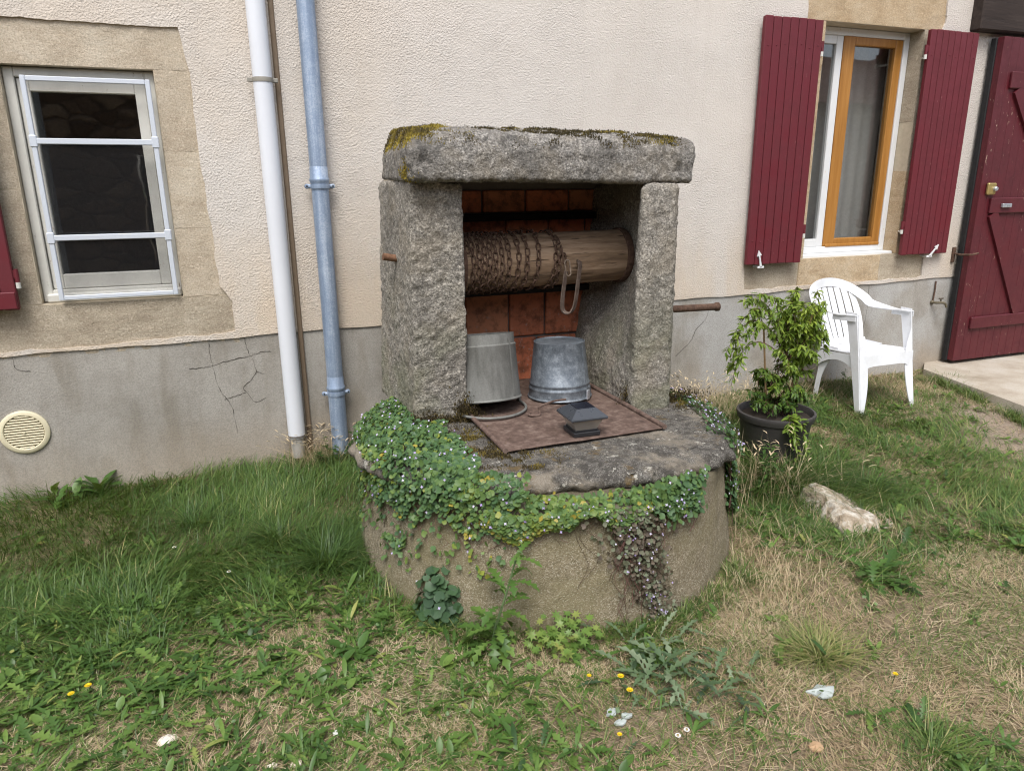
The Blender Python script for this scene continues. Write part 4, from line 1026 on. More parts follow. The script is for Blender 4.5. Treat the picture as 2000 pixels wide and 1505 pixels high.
def rear_leg(s):
    mb = MB()
    def web(u, v):
        t = v; z = 0.41 * t
        yb = 0.475 - 0.04 * t; w = 0.035 + 0.20 * max(0, t - 0.35) ** 1.6
        return s * (0.215 - 0.01 * t), yb - u * w, z
    def back(u, v):
        t = v; z = 0.41 * t
        return s * (0.215 - 0.01 * t - u * (0.035 + 0.02 * t)), 0.475 - 0.04 * t, z
    mb.add(*surf(web, 4, 18, 0.006), m=CM); mb.add(*surf(back, 4, 18, 0.006), m=CM); mb.build('leg', CHAIRM, chair, True)
rear_leg(1); rear_leg(-1)
for s in (-1, 1):
    mb = MB()
    def skirt(u, v):
        return s * (0.247 - 0.022 * u), 0.075 + 0.39 * u, 0.40 - 0.03 * u - v * (0.05 + 0.07 * (2 * u - 1) ** 2)
    mb.add(*surf(skirt, 16, 4, 0.006), m=CM); mb.build('side_rail', CHAIRM, chair, True)
BYF = lambda z: 0.462 + 0.215 * ((z - 0.38) / 0.46) ** 1.0          # back plane leans
def arch_pt(t):
    # t 0..1 from left arm joint over the top to the right arm joint
    a = PI * (1 - t); x = 0.265 * math.cos(a); z = 0.62 + 0.205 * max(0.0, math.sin(a)) ** 0.8
    y = BYF(z) - 0.16 * (1 - math.sin(a)) ** 1.5
    return Vector((x, y, z))
path = [Vector((-0.242, 0.122, 0.672)), Vector((-0.25, 0.20, 0.668)), Vector((-0.262, 0.29, 0.662))] + [arch_pt(t) for t in np.linspace(0.06, 0.94, 17)] + [Vector((0.262, 0.29, 0.662)), Vector((0.25, 0.20, 0.668)), Vector((0.242, 0.122, 0.672))]
path = catmull(path, 3)
ups = []
wd = []
for p in path:
    k = min(1, max(0, (p.y - 0.24) / 0.22))                # 0 on the armrest, 1 on the back
    outv = Vector((p.x, 0, (p.z - 0.50) * 1.0)).normalized()
    ups.append((Vector((1 if p.x > 0 else -1, 0, 0)) * (1 - k) + outv * k).normalized()); wd.append(0.046 + 0.018 * k)
mb = MB(); mb.add(*ribbon(path, wd, ups, 0.007), m=CM)
for s in (-1, 1):
    def fascia(u, v):
        return s * (0.264 + 0.012 * u), 0.122 + 0.19 * u, 0.672 - 0.01 * u - v * 0.04
    mb.add(*surf(fascia, 8, 3, 0.006), m=CM)
mb.build('arm_and_back_hoop', CHAIRM, chair, True)
nsl = 8
back = None
def lowband(u, v):
    x = (u - .5) * 0.41; z = 0.385 + 0.045 * v
    return x, BYF(z) - 0.05 * (2 * u - 1) ** 2 + 0.02, z
back = MB().add(*surf(lowband, 14, 3, 0.006), m=CM).build('backrest', CHAIRM, chair, True)
for i in range(nsl):
    u0 = -1 + 2 * (i + 0.10) / nsl; u1 = -1 + 2 * (i + 0.90) / nsl
    def slat(u, v):
        k = u0 + (u1 - u0) * u
        ztop = 0.62 + 0.20 * math.sqrt(max(0.02, 1 - (k * 0.86) ** 2)) - 0.02
        z = 0.42 + (ztop - 0.42) * v
        hw = 0.195 + 0.035 * math.sin(PI * min(1, v * 1.0) * 0.8)
        return k * hw, BYF(z) - 0.05 * k * k + 0.02, z
    MB().add(*surf(slat, 3, 12, 0.005), m=CM).build('slat', CHAIRM, back, True)

# ------------------------------------------------------------------ foliage generators
def blades(base, az, h, w, lean, sag, tint, rows=(0, .4, .75, 1.0)):
    """N curved grass blades -> verts, tris, tint"""
    N = len(base); K = len(rows); d = np.stack([np.cos(az), np.sin(az), 0 * az], -1); s = np.stack([-np.sin(az), np.cos(az), 0 * az], -1)
    V = np.zeros((N, 2 * K - 1, 3))
    for k, t in enumerate(rows):
        c = base + d * (h * (lean * t + sag * t * t))[:, None]
        c[:, 2] += h * (t - 0.55 * sag * t * t)
        c[:, 2] = np.maximum(c[:, 2], base[:, 2] + 0.004 * (k > 0))
        ww = w * (1.0, .95, .6, 0)[k] / 2 if K == 4 else w * (1 - t ** 2) / 2
        if k < K - 1:
            V[:, 2 * k] = c - s * ww[:, None]; V[:, 2 * k + 1] = c + s * ww[:, None]
        else: V[:, 2 * k] = c
    f = []
    for k in range(K - 2): a = 2 * k; f += [(a, a + 1, a + 3), (a, a + 3, a + 2)]
    a = 2 * (K - 2); f.append((a, a + 1, a + 2))
    F = (np.array(f)[None] + (np.arange(N) * (2 * K - 1))[:, None, None]).reshape(-1, 3)
    return V.reshape(-1, 3), F, np.repeat(tint, 2 * K - 1)
def leaves(base, az, pitch, L, W, prof, curl, fold, tint, roll=None):
    """N strip leaves; prof: list of (t, halfwidth); pitch: start angle above horizontal; curl: bend along the leaf"""
    N = len(base); K = len(prof)
    d = np.stack([np.cos(az), np.sin(az), 0 * az], -1); s = np.stack([-np.sin(az), np.cos(az), 0 * az], -1)
    if roll is not None:
        up = np.array([0, 0, 1.0]); s = s * np.cos(roll)[:, None] + up * np.sin(roll)[:, None]
    V = np.zeros((N, K, 3, 3)); c = base.copy(); pt = 0.0
    for k, (t, hw) in enumerate(prof):
        ang = pitch - curl * t
        if k: c = c + (d * np.cos(ang)[:, None] + np.array([0, 0, 1.0]) * np.sin(ang)[:, None]) * (L * (t - pt))[:, None]
        pt = t
        nrm = -d * np.sin(ang)[:, None] + np.array([0, 0, 1.0]) * np.cos(ang)[:, None]
        o = s * (W * hw)[:, None]; up = nrm * (W * hw * fold)[:, None]
        V[:, k, 0] = c - o + up; V[:, k, 1] = c; V[:, k, 2] = c + o + up
    f = []
    for k in range(K - 1):
        a = 3 * k; f += [(a, a + 1, a + 4, a + 3), (a + 1, a + 2, a + 5, a + 4)]
    F = (np.array(f)[None] + (np.arange(N) * 3 * K)[:, None, None]).reshape(-1, 4)
    return V.reshape(-1, 3), F, np.repeat(tint, 3 * K)
def fans(pos, nrm, size, tint, lobes=5, depth=0.16, cup=0.15, spin=None, notch=True, segs=None):
    """round lobed leaves facing nrm"""
    N = len(pos); n = segs or lobes * 2
    nrm = nrm / np.maximum(np.linalg.norm(nrm, axis=1, keepdims=True), 1e-6)
    ref = np.where(np.abs(nrm[:, 2:3]) < 0.9, np.array([[0, 0, 1.0]]), np.array([[1.0, 0, 0]]))
    u = np.cross(ref, nrm); u /= np.linalg.norm(u, axis=1, keepdims=True); v = np.cross(nrm, u)
    spin = rng.uniform(0, 2 * PI, N) if spin is None else spin
    V = np.zeros((N, n + 1, 3)); V[:, 0] = pos
    for k in range(n):
        a = spin + 2 * PI * k / n
        rr = 1.0 - (depth if k % 2 else 0.0)
        if notch and k == 0: rr = 0.45
        V[:, k + 1] = pos + (u * np.cos(a)[:, None] + v * np.sin(a)[:, None]) * (size * rr)[:, None] + nrm * (size * cup * (1 if k % 2 else 0.75))[:, None]
    f = [(0, 1 + k, 1 + (k + 1) % n) for k in range(n)]
    F = (np.array(f)[None] + (np.arange(N) * (n + 1))[:, None, None]).reshape(-1, 3)
    return V.reshape(-1, 3), F, np.repeat(tint, n + 1)
class Batch:
    def __init__(s): s.V = []; s.T = []; s.F3 = []; s.F4 = []; s.n = 0
    def add(s, V, F, T):
        (s.F3 if F.shape[1] == 3 else s.F4).append(F + s.n); s.V.append(V); s.T.append(T); s.n += len(V)
    def addmb(s, V, F, tint):
        V = np.array([tuple(v) for v in V]); s.V.append(V); s.T.append(np.full(len(V), tint))
        for q in F:
            if len(q) == 3: s.F3.append(np.array([q]) + s.n)
            elif len(q) == 4: s.F4.append(np.array([q]) + s.n)
        s.n += len(V)
    def build(s, name, mat, parent=None, **kw):
        fa = []
        if s.F3: fa.append(np.concatenate(s.F3))
        if s.F4: fa.append(np.concatenate(s.F4))
        return mesh_obj(name, np_mesh(name, np.concatenate(s.V), fa, True, {'tint': np.concatenate(s.T)}), mat, parent, **kw)
GRASS = m_leaf('grass_blade', [(0.0, (0.025, 0.06, 0.014)), (0.4, (0.07, 0.135, 0.028)), (0.75, (0.16, 0.215, 0.055)), (1.0, (0.36, 0.32, 0.14))], 0.42, 0.3)
STRAW = m_leaf('dry_straw', [(0.0, (0.22, 0.155, 0.09)), (0.5, (0.45, 0.345, 0.21)), (1.0, (0.62, 0.52, 0.36))], 0.7, 0.2)
WEED = m_leaf('weed_leaf', [(0.0, (0.026, 0.066, 0.016)), (0.45, (0.075, 0.15, 0.032)), (0.8, (0.16, 0.25, 0.055)), (1.0, (0.30, 0.31, 0.09))], 0.38, 0.3)
VINE = m_leaf('vine_leaf', [(0.0, (0.04, 0.08, 0.042)), (0.35, (0.075, 0.15, 0.06)), (0.65, (0.13, 0.21, 0.055)), (0.85, (0.24, 0.29, 0.05)), (1.0, (0.40, 0.32, 0.06))], 0.45, 0.3)
VINE_DULL = m_leaf('withered_vine_leaf', [(0.0, (0.05, 0.035, 0.025)), (0.4, (0.14, 0.11, 0.08)), (0.7, (0.15, 0.18, 0.11)), (1.0, (0.24, 0.25, 0.18))], 0.6, 0.2)
STEM = m_leaf('vine_stem', [(0.0, (0.05, 0.03, 0.02)), (0.5, (0.13, 0.065, 0.05)), (1.0, (0.20, 0.10, 0.09))], 0.6, 0.05)
PETAL = m_leaf('lilac_petal', [(0.0, (0.42, 0.30, 0.62)), (0.5, (0.58, 0.50, 0.76)), (1.0, (0.72, 0.69, 0.82))], 0.6, 0.25)
YELLOW = m_leaf('yellow_petal', [(0.0, (0.60, 0.38, 0.01)), (1.0, (0.82, 0.62, 0.02))], 0.6, 0.2)
WHITEP = m_leaf('white_petal', [(0.0, (0.75, 0.75, 0.72)), (1.0, (0.85, 0.85, 0.85))], 0.6, 0.2)
SHRUB = m_leaf('shrub_leaf', [(0.0, (0.035, 0.08, 0.018)), (0.4, (0.095, 0.17, 0.03)), (0.75, (0.19, 0.28, 0.04)), (1.0, (0.30, 0.38, 0.06))], 0.4, 0.35)
MOSS = m_leaf('moss', [(0.0, (0.025, 0.018, 0.012)), (0.3, (0.09, 0.065, 0.02)), (0.6, (0.22, 0.165, 0.025)), (1.0, (0.40, 0.31, 0.045))], 0.8, 0.15)

# ------------------------------------------------------------------ moss on the well
def moss_patch(B, pts, nrm, tint, hmin, hmax, per=1):
    N = len(pts)
    az = rng.uniform(0, 2 * PI, N); h = rng.uniform(hmin, hmax, N)
    V, F, T = blades(pts, az, h, h * 0.5, rng.uniform(-.3, .5, N), rng.uniform(0, .4, N), np.clip(tint + rng.normal(0, .1, N), 0, 1), (0, .5, 1.0))
    # lean towards the surface normal
    B.add(V, F, T)
def surface_points(o, n, test, seed=0):
    me = o.data; k = len(me.polygons)
    c = np.empty(k * 3, dtype=np.float32); me.polygons.foreach_get('center', c); c = c.reshape(-1, 3)
    nn = np.empty(k * 3, dtype=np.float32); me.polygons.foreach_get('normal', nn); nn = nn.reshape(-1, 3)
    wgt = test(c.astype(float), nn); wgt = np.clip(wgt, 0, None); ar = np.empty(k, dtype=np.float32); me.polygons.foreach_get('area', ar)
    p = wgt * ar; p /= p.sum(); i = np.random.default_rng(seed).choice(k, n, p=p)
    return c[i].astype(float) + rng.normal(0, .004, (n, 3)), nn[i].astype(float)
cap = bpy.data.objects['capstone']
def w_yellow(c, n):
    k = sstep(0.05, 0.5, fbm(c, 6, 3, 90) + 0.9 * sstep(1.12, 0.78, c[:, 0]) + 0.9 * np.exp(-((c[:, 0] - 1.90) / .10) ** 2) - 0.42)
    return k * sstep(1.755, 1.80, c[:, 2] + 0.035 * fbm(c, 20, 2, 91)) * sstep(0.05, 0.4, n[:, 2] + 0.15)
def w_dark(c, n):
    k = sstep(0.0, 0.22, fbm(c * np.array([1, 1, 1]), 16, 3, 92) - 0.05)
    return k * sstep(1.75, 1.79, c[:, 2]) * sstep(0.0, 0.3, n[:, 2]) * sstep(1.0, 1.2, c[:, 0]) * sstep(2.0, 1.85, c[:, 0])
B = Batch()
P, Nn = surface_points(cap, 24000, w_yellow, 1); moss_patch(B, P - Nn * .002, Nn, 0.24 + 0.5 * sstep(-0.2, 0.3, fbm(P, 9, 2, 95)), 0.005, 0.011)
P, Nn = surface_points(cap, 13000, w_dark, 2); moss_patch(B, P, Nn, 0.10 + 0.18 * sstep(-.1, .4, fbm(P, 9, 2, 96)), 0.005, 0.011)
P, Nn = surface_points(cap, 700, lambda c, n: (c[:, 0] < 0.715) * np.exp(-((c[:, 1] + 1.22) / .05) ** 2 - ((c[:, 2] - 1.66) / .03) ** 2), 3); moss_patch(B, P, Nn, np.full(700, .6), .006, .012)
slab_o = bpy.data.objects['slab']
def w_slabmoss(c, n):
    g = np.exp(-(((c[:, 0] - 0.92) / .13) ** 2 + ((c[:, 1] + 1.72) / .10) ** 2)) + np.exp(-(((c[:, 0] - .80) / .12) ** 2 + ((c[:, 1] + 1.50) / .15) ** 2)) + 0.8 * np.exp(-(((c[:, 0] - 1.98) / .06) ** 2 + ((c[:, 1] + 1.35) / .12) ** 2)) + .5 * np.exp(-(((c[:, 0] - 1.0) / .06) ** 2 + ((c[:, 1] + 1.85) / .05) ** 2))
    return g * sstep(-.1, .2, fbm(c, 22, 3, 97)) * (n[:, 2] > .4)
P, Nn = surface_points(slab_o, 9000, w_slabmoss, 4); moss_patch(B, P, Nn, 0.15 + 0.35 * sstep(-.2, .3, fbm(P, 14, 2, 98)), .004, .010)
for (cx, cy, cz, sx, sz, n) in ((0.91, -1.215, 0.585, .03, .04, 1500), (0.72, -1.2, .575, .04, .02, 900), (0.82, -1.215, .56, .08, .012, 1200), (1.735, -1.30, .60, .03, .03, 900), (2.0, -1.30, .56, .08, .02, 1200)):
    P = np.stack([rng.normal(cx, sx, n), rng.normal(cy, .012, n), np.clip(rng.normal(cz, sz, n), .545, None)], -1); moss_patch(B, P, None, np.full(n, .16), .006, .014)
B.build('moss', MOSS, well, kind='stuff')

# ------------------------------------------------------------------ trailing vine on the well
def petals(B, pos, nrm, size):
    N = len(pos); t = rng.uniform(0, 1, N)
    B.add(*fans(pos, nrm, size, t, 4, 0.55, 0.1, notch=False))
def cyl(th, z, off):
    r = base_r(th, z) + off
    return np.stack([WC[0] + r * np.cos(th), WC[1] + r * np.sin(th), z], -1)
def vine(name, label, pos, nrm, size, tint, flowers, stems, mat=VINE, fl_size=0.0075, lobes=5):
    t = thing(name, tuple(pos.mean(0) * np.array([1, 1, 0]) + np.array([0, 0, pos[:, 2].min()])), label, 'vine', 'trailing vines on the well')
    B = Batch(); n2 = nrm + rng.normal(0, 0.45, nrm.shape) + np.array([0, 0, 0.35])
    B.add(*fans(pos, n2, size, tint, lobes, 0.14, 0.18)); B.build('foliage', mat, t, kind='stuff')
    if flowers:
        i = rng.choice(len(pos), flowers); d = nrm[i] / np.linalg.norm(nrm[i], axis=1, keepdims=True)
        B = Batch(); p = pos[i] + d * 0.014 + rng.normal(0, .006, (flowers, 3))
        petals(B, p, d + rng.normal(0, .35, d.shape) + np.array([-0.3, -0.8, 0.3]), rng.uniform(.7, 1.25, flowers) * fl_size * .8); B.build('blossoms', PETAL, t, kind='stuff')
    if stems:
        B = Batch()
        for path, r in stems:
            B.addmb(*tube(path, r, 4, caps=False), random.random())
        B.build('stems', STEM, t, kind='stuff')
    return t
def drop_stems(ths, ztop, zbot, n, off=0.02, r=0.0013):
    out = []
    for k in range(n):
        th = random.uniform(*ths); z0 = random.uniform(*ztop); z1 = random.uniform(*zbot); m = 7; ph = random.uniform(0, 6); pts = []
        for i in range(m):
            z = z0 + (z1 - z0) * i / (m - 1); t = th + 0.035 * math.sin(ph + i * 1.1) + random.uniform(-.012, .012)
            p = cyl(np.array([t]), np.array([z]), off + random.uniform(-.008, .012))[0]; pts.append(tuple(p))
        out.append((pts, r))
    return out
D = np.degrees; 
# big mass on the left shoulder: over the slab left of the post, and draped down the side
n1 = 3400
xs = rng.uniform(0.30, 1.0, n1 * 3); ys = rng.uniform(-2.0, -0.30, n1 * 3)
rr = np.hypot(xs - WC[0], ys - WC[1])
ok = (rr < 0.87) & ((xs < 0.66) | ((ys < -1.23) & (xs < 0.80 + 0.10 * fbm(np.stack([xs, ys, 0 * xs], -1), 8, 2, 55) - 0.25 * sstep(-1.35, -1.75, ys) * 0 )))
thin = sstep(0.86, 0.66, xs) + 0.25
ok &= rng.uniform(0, 1, len(xs)) < thin
ok &= ~((ys > -0.45) & (xs > .6))
xs, ys, rr = xs[ok][:n1], ys[ok][:n1], rr[ok][:n1]
hz = SLAB_T + 0.012 + (0.052 * sstep(0.78, 0.55, xs) * sstep(-1.9, -1.2, ys) * (0.6 + 0.5 * fbm(np.stack([xs, ys, 0 * xs], -1), 7, 2, 56)) + 0.012) * rng.uniform(.55, 1.05, len(xs)) - 0.05 * sstep(0.80, 0.87, rr)
pA = np.stack([xs, ys, hz], -1); nA = np.stack([(xs - WC[0]) * .7, (ys - WC[1]) * .5 - .2, 0 * xs + 0.8], -1)
n2 = 4600
th = np.radians(rng.uniform(160, 243, n2)); z = rng.uniform(0.12, 0.60, n2); d_ = D(th)
lim = 0.41 + 0.06 * np.sin(d_ * .21) + 0.07 * fbm(np.stack([d_ * .09, d_ * 0, d_ * 0], -1), 1.0, 3, 57) - 0.13 * np.exp(-((d_ - 205) / 11) ** 2) - 0.12 * np.exp(-((d_ - 178) / 10) ** 2) + .05 * sstep(222, 243, d_)
keep = ((z > lim) & (fbm(np.stack([d_ * .12, z * 14, 0 * z], -1), 1.0, 3, 63) > -.34 + .25 * sstep(.45, .36, z))) | (rng.uniform(0, 1, n2) < 0.10 * (z > lim - .16))
th, z, d_ = th[keep], z[keep], d_[keep]
off = (0.018 + 0.032 * sstep(0.25, 0.55, z) * sstep(243, 215, d_)) * rng.uniform(.4, 1.05, len(z)) - 0.05 * sstep(.54, .60, z)
pB = cyl(th, z, off); nB = np.stack([np.cos(th), np.sin(th), 0 * th + .35], -1)
pos = np.concatenate([pA, pB]); nr = np.concatenate([nA, nB])
tint = np.clip(0.40 + rng.normal(0, .13, len(pos)) + 0.32 * sstep(-.55, -1.9, pos[:, 1]) * sstep(.70, .50, pos[:, 2]) * sstep(-.1, .5, fbm(pos, 6, 2, 58)) + (rng.uniform(0, 1, len(pos)) < .03) * .4, 0, 1)
vine('toadflax_vine', 'dense green vine with lilac flowers covering the left shoulder of the well', pos, nr, rng.uniform(.0065, .0150, len(pos)), tint, 150, drop_stems((rad(168), rad(240)), (.42, .5), (.25, .4), 34, .012, .0009))
# fringe along the front edge, turning yellow
n3 = 2900
th = np.radians(rng.uniform(232, 291, n3)); d_ = D(th); u_ = rng.uniform(0, 1, n3)
top = 0.497 - 0.005 * np.sin(d_ * .3); depth = 0.085 + 0.06 * fbm(np.stack([d_ * .12, 0 * d_, 0 * d_], -1), 1, 3, 59) + 0.055 * np.exp(-((d_ - 240) / 7) ** 2) - 0.03 * np.exp(-((d_ - 259) / 5) ** 2) + .02 * np.exp(-((d_ - 267) / 5) ** 2)
z = top - depth * u_
pos = cyl(th, z, 0.008 + 0.04 * np.sin(PI * np.clip(u_ * .8 + .15, 0, 1)) * rng.uniform(.4, 1, n3) - rng.uniform(.0, .12, n3) * (u_ < .22)); nr = np.stack([np.cos(th), np.sin(th), 0 * th + .3], -1)
tint = np.clip(0.62 + rng.normal(0, .10, n3) + 0.25 * (fbm(pos, 9, 2, 60)) + 0.20 * (u_ - .4) - .12 * sstep(278, 290, d_) + (rng.uniform(0, 1, n3) < .05) * .35, 0, 1)
st = drop_stems((rad(238), rad(275)), (.44, .48), (.34, .42), 14, .008, .0008) + drop_stems((rad(256), rad(258)), (.40, .42), (.14, .2), 2, .005, .0008)
vine('toadflax_vine', 'yellow-green vine fringe hanging under the front edge of the slab', pos, nr, rng.uniform(.0065, .0140, n3), tint, 60, st)
# clump at the right of the fringe
n4 = 560
th = np.radians(rng.normal(284, 4.2, n4)); z = np.clip(rng.normal(.475, .038, n4), .38, .555)
pos = cyl(th, z, rng.uniform(.005, .05, n4)); nr = np.stack([np.cos(th), np.sin(th), 0 * th + .5], -1)
vine('toadflax_vine', 'bright green vine clump at the front right corner of the slab', pos, nr, rng.uniform(.010, .018, n4), np.clip(rng.normal(.42, .1, n4), 0, 1), 45, drop_stems((rad(277), rad(291)), (.46, .5), (.30, .42), 12))
# withered strand hanging to the ground
n5 = 1200
u_ = rng.uniform(0, 1, n5) ** 1.25; d_ = 269.5 + 8.0 * u_ ** 1.5 + rng.normal(0, 1, n5) * (4.8 - 3.0 * u_); th = np.radians(d_); z = 0.475 - 0.46 * u_
pos = cyl(th, z, rng.uniform(.004, .05, n5) * (1 - .5 * u_)); nr = np.stack([np.cos(th), np.sin(th), 0 * th + .1], -1)
vine('toadflax_vine', 'withered brown vine strand with pale flowers trailing down to the grass', pos, nr, rng.uniform(.007, .014, n5) * (1 - .35 * u_), np.clip(rng.normal(.5, .25, n5), 0, 1), 75, drop_stems((rad(265), rad(277)), (.40, .48), (.02, .3), 46, .022, .001), VINE_DULL, .0065)
# right edge strand
n6 = 700
u_ = rng.uniform(0, 1, n6); th = np.radians(323 + rng.normal(0, 3.0, n6) * (1 - .45 * u_)); z = 0.555 - 0.36 * u_ + rng.normal(0, .015, n6)
pos = cyl(th, z, rng.uniform(.0, .04, n6)); nr = np.stack([np.cos(th), np.sin(th), 0 * th + .3], -1)
vine('toadflax_vine', 'narrow green vine strand hanging from the right edge of the slab', pos, nr, rng.uniform(.009, .016, n6), np.clip(rng.normal(.38, .12, n6), 0, 1), 50, drop_stems((rad(319), rad(327)), (.45, .52), (.15, .4), 16))
n7 = 620
th = np.radians(rng.uniform(322, 372, n7)); rr = rng.uniform(.74, .90, n7)
pos = np.stack([WC[0] + rr * np.cos(th), WC[1] + rr * np.sin(th), SLAB_T - .005 + rng.uniform(0, .03, n7) - .09 * sstep(.84, .9, rr)], -1); nr = np.stack([np.cos(th), np.sin(th), 0 * th + 1], -1)
vine('toadflax_vine', 'sparse flowering vine creeping over the slab behind its right edge', pos, nr, rng.uniform(.006, .012, n7), np.clip(rng.normal(.35, .12, n7), 0, 1), 110, None)
# dark round-leaved mound at the foot
n8 = 330
a = rng.uniform(0, 2 * PI, n8); e = np.arccos(rng.uniform(0, 1, n8)); dirs = np.stack([np.cos(a) * np.sin(e), np.sin(a) * np.sin(e), np.cos(e)], -1)
ctr = np.array([0.60, -1.885, 0.0]); pos = ctr + dirs * np.array([.115, .10, .20]) * rng.uniform(.55, 1.12, (n8, 1)) + rng.normal(0, .008, (n8, 3))
mound = thing('toadflax_mound', tuple(ctr), 'dark round-leaved plant mound growing at the foot of the well', 'plant')
B = Batch(); B.add(*fans(pos, dirs + rng.normal(0, .25, dirs.shape) + np.array([0, -.3, .2]), rng.uniform(.015, .026, n8), np.clip(rng.normal(.14, .08, n8), 0, 1), 6, .10, .12)); B.build('foliage', VINE, mound, kind='stuff')
i = rng.choice(n8, 12); B = Batch(); petals(B, pos[i] + dirs[i] * .02, dirs[i], np.full(12, .007)); B.build('blossoms', PETAL, mound, kind='stuff')

# ------------------------------------------------------------------ ground vegetation
def density(x, y):
    p = np.stack([x, y, 0 * x], -1)
    n = fbm(p, 1.8, 4, 101); m = fbm(p, 4.5, 3, 102)
    well_d = np.hypot(x - WC[0], y - WC[1])
    # lush band along the wall at the left
    lush = sstep(0.95, 0.45, x) * sstep(-1.95, -1.15, y + .25 * n) * sstep(0.8, .9, well_d)
    # green on the right behind the rock and round the pot
    rgreen = sstep(2.0, 2.3, x) * sstep(-2.65, -2.0, y + .45 * n) * sstep(4.7, 4.1, x + .5 * m + .35 * sstep(-1.0, -1.6, y))
    weeds = sstep(1.0, 0.35, x + .3 * n + .10 * (y + 2)) * sstep(-0.85, -1.25, y) * (0.42 + .58 * sstep(-.32, .05, n + .35 * m))
    weeds = np.maximum(weeds, 0.7 * sstep(-.05, .25, n + .4 * m) * sstep(-2.15, -2.45, y))
    inside = (well_d < 0.86)
    onland = (y > -1.9) & (x > 5.36 + .27 * y)
    path = sstep(3.75, 4.4, x) * sstep(-.75, -1.0, y) * sstep(-2.2, -1.7, y)
    return lush, rgreen, weeds, path, inside | onland | (y > -0.015), n, m
def scatter(n, x0=-1.75, x1=5.9, y0=-3.55, y1=0.0):
    # more points close to the camera side where they show larger
    return rng.uniform(x0, x1, n), rng.uniform(y0, y1, n)
def in_view(x, y):
    # generous wedge round what a camera near this spot sees
    dx, dy = x, y + 4.25
    a = np.degrees(np.arctan2(dx, dy)); return (a > -24) & (a < 64)
def pick(x, y, prob):
    k = (rng.uniform(0, 1, len(x)) < prob) & in_view(x, y); return x[k], y[k], k
def on_ground(x, y, dz=0.0): return np.stack([x, y, ground_z(x, y) + dz], -1)
BG = Batch()
# long lush grass
x, y = scatter(330000); lush, rg, wd, pth, bad, n, m = density(x, y)
x, y, k = pick(x, y, np.where(bad, 0, 0.5 * lush * (.55 + .6 * sstep(-.3, .3, m)))); N = len(x); q = on_ground(x, y); n = fbm(q, 2.5, 2, 110)
az = 2.2 * PI * fbm(q, 1.3, 2, 111) + rng.normal(0, .8, N)
BG.add(*blades(q, az, rng.uniform(.05, .13, N) * (1 + .5 * n), rng.uniform(.0024, .0048, N), rng.uniform(.1, .9, N), rng.uniform(.2, .9, N), np.clip(.34 + .22 * n + rng.normal(0, .13, N) + .5 * (rng.uniform(0, 1, N) < .05), 0, 1)))
# grass right
x, y = scatter(330000); lush, rg, wd, pth, bad, n, m = density(x, y)
x, y, k = pick(x, y, np.where(bad, 0, 0.5 * rg * (.2 + .8 * sstep(-.25, .25, m)))); N = len(x); q = on_ground(x, y); n = fbm(q, 2.5, 2, 113)
az = 2.2 * PI * fbm(q, 1.3, 2, 114) + rng.normal(0, .8, N)
BG.add(*blades(q, az, rng.uniform(.035, .10, N) * (1 + .7 * n), rng.uniform(.0024, .0048, N), rng.uniform(.2, 1.1, N), rng.uniform(.2, .9, N), np.clip(.42 + .22 * n + rng.normal(0, .14, N) + .45 * (rng.uniform(0, 1, N) < .1), 0, 1)))
# short green grass everywhere, patchy
x, y = scatter(300000); lush, rg, wd, pth, bad, n, m = density(x, y)
x, y, k = pick(x, y, np.where(bad, 0, (.30 + .34 * sstep(-.1, .3, fbm(np.stack([x, y, 0 * x], -1), 3.2, 3, 119)) + .2 * wd) * (1 - .8 * pth))); N = len(x); q = on_ground(x, y)
BG.add(*blades(q, rng.uniform(0, 2 * PI, N), rng.uniform(.012, .055, N), rng.uniform(.0014, .003, N), rng.uniform(.2, 1.4, N), rng.uniform(.2, .8, N), np.clip(rng.normal(.55, .18, N), 0, 1)))
t_ = rng.uniform(0, 1, 2600); ex = np.interp(t_, [0, .1, .35, .65, 1], [5.30, 5.16, 5.02, 4.86, 4.61]) - np.abs(rng.normal(0, .05, 2600)) - .005; ey = np.interp(t_, [0, .1, .35, .65, 1], [-.02, -.16, -.62, -1.2, -1.9]); kk = fbm(np.stack([ex, ey, 0 * ex], -1), 4, 2, 130) > -.1; ex, ey = ex[kk], ey[kk]; N = len(ex)
BG.add(*blades(on_ground(ex, ey), rng.uniform(0, 2 * PI, N), rng.uniform(.03, .11, N), rng.uniform(.002, .0036, N), rng.uniform(.1, 1, N), rng.uniform(.2, .9, N), np.clip(rng.normal(.5, .2, N), 0, 1)))
t_ = np.radians(rng.uniform(150, 372, 5200)); rr = base_r(t_, 0 * t_) + np.abs(rng.normal(0, .05, 5200)) + .012; ex, ey = WC[0] + rr * np.cos(t_), WC[1] + rr * np.sin(t_); kk = fbm(np.stack([ex, ey, 0 * ex], -1), 5, 3, 131) > -.12; ex, ey = ex[kk], ey[kk]; N = len(ex)
BG.add(*blades(on_ground(ex, ey), rng.uniform(0, 2 * PI, N), rng.uniform(.02, .09, N), rng.uniform(.002, .0036, N), rng.uniform(.1, 1, N), rng.uniform(.2, .9, N), np.clip(rng.normal(.5, .22, N), 0, 1)))
BG.build('grass', GRASS, kind='stuff', label='green grass growing over the yard', cat='grass')
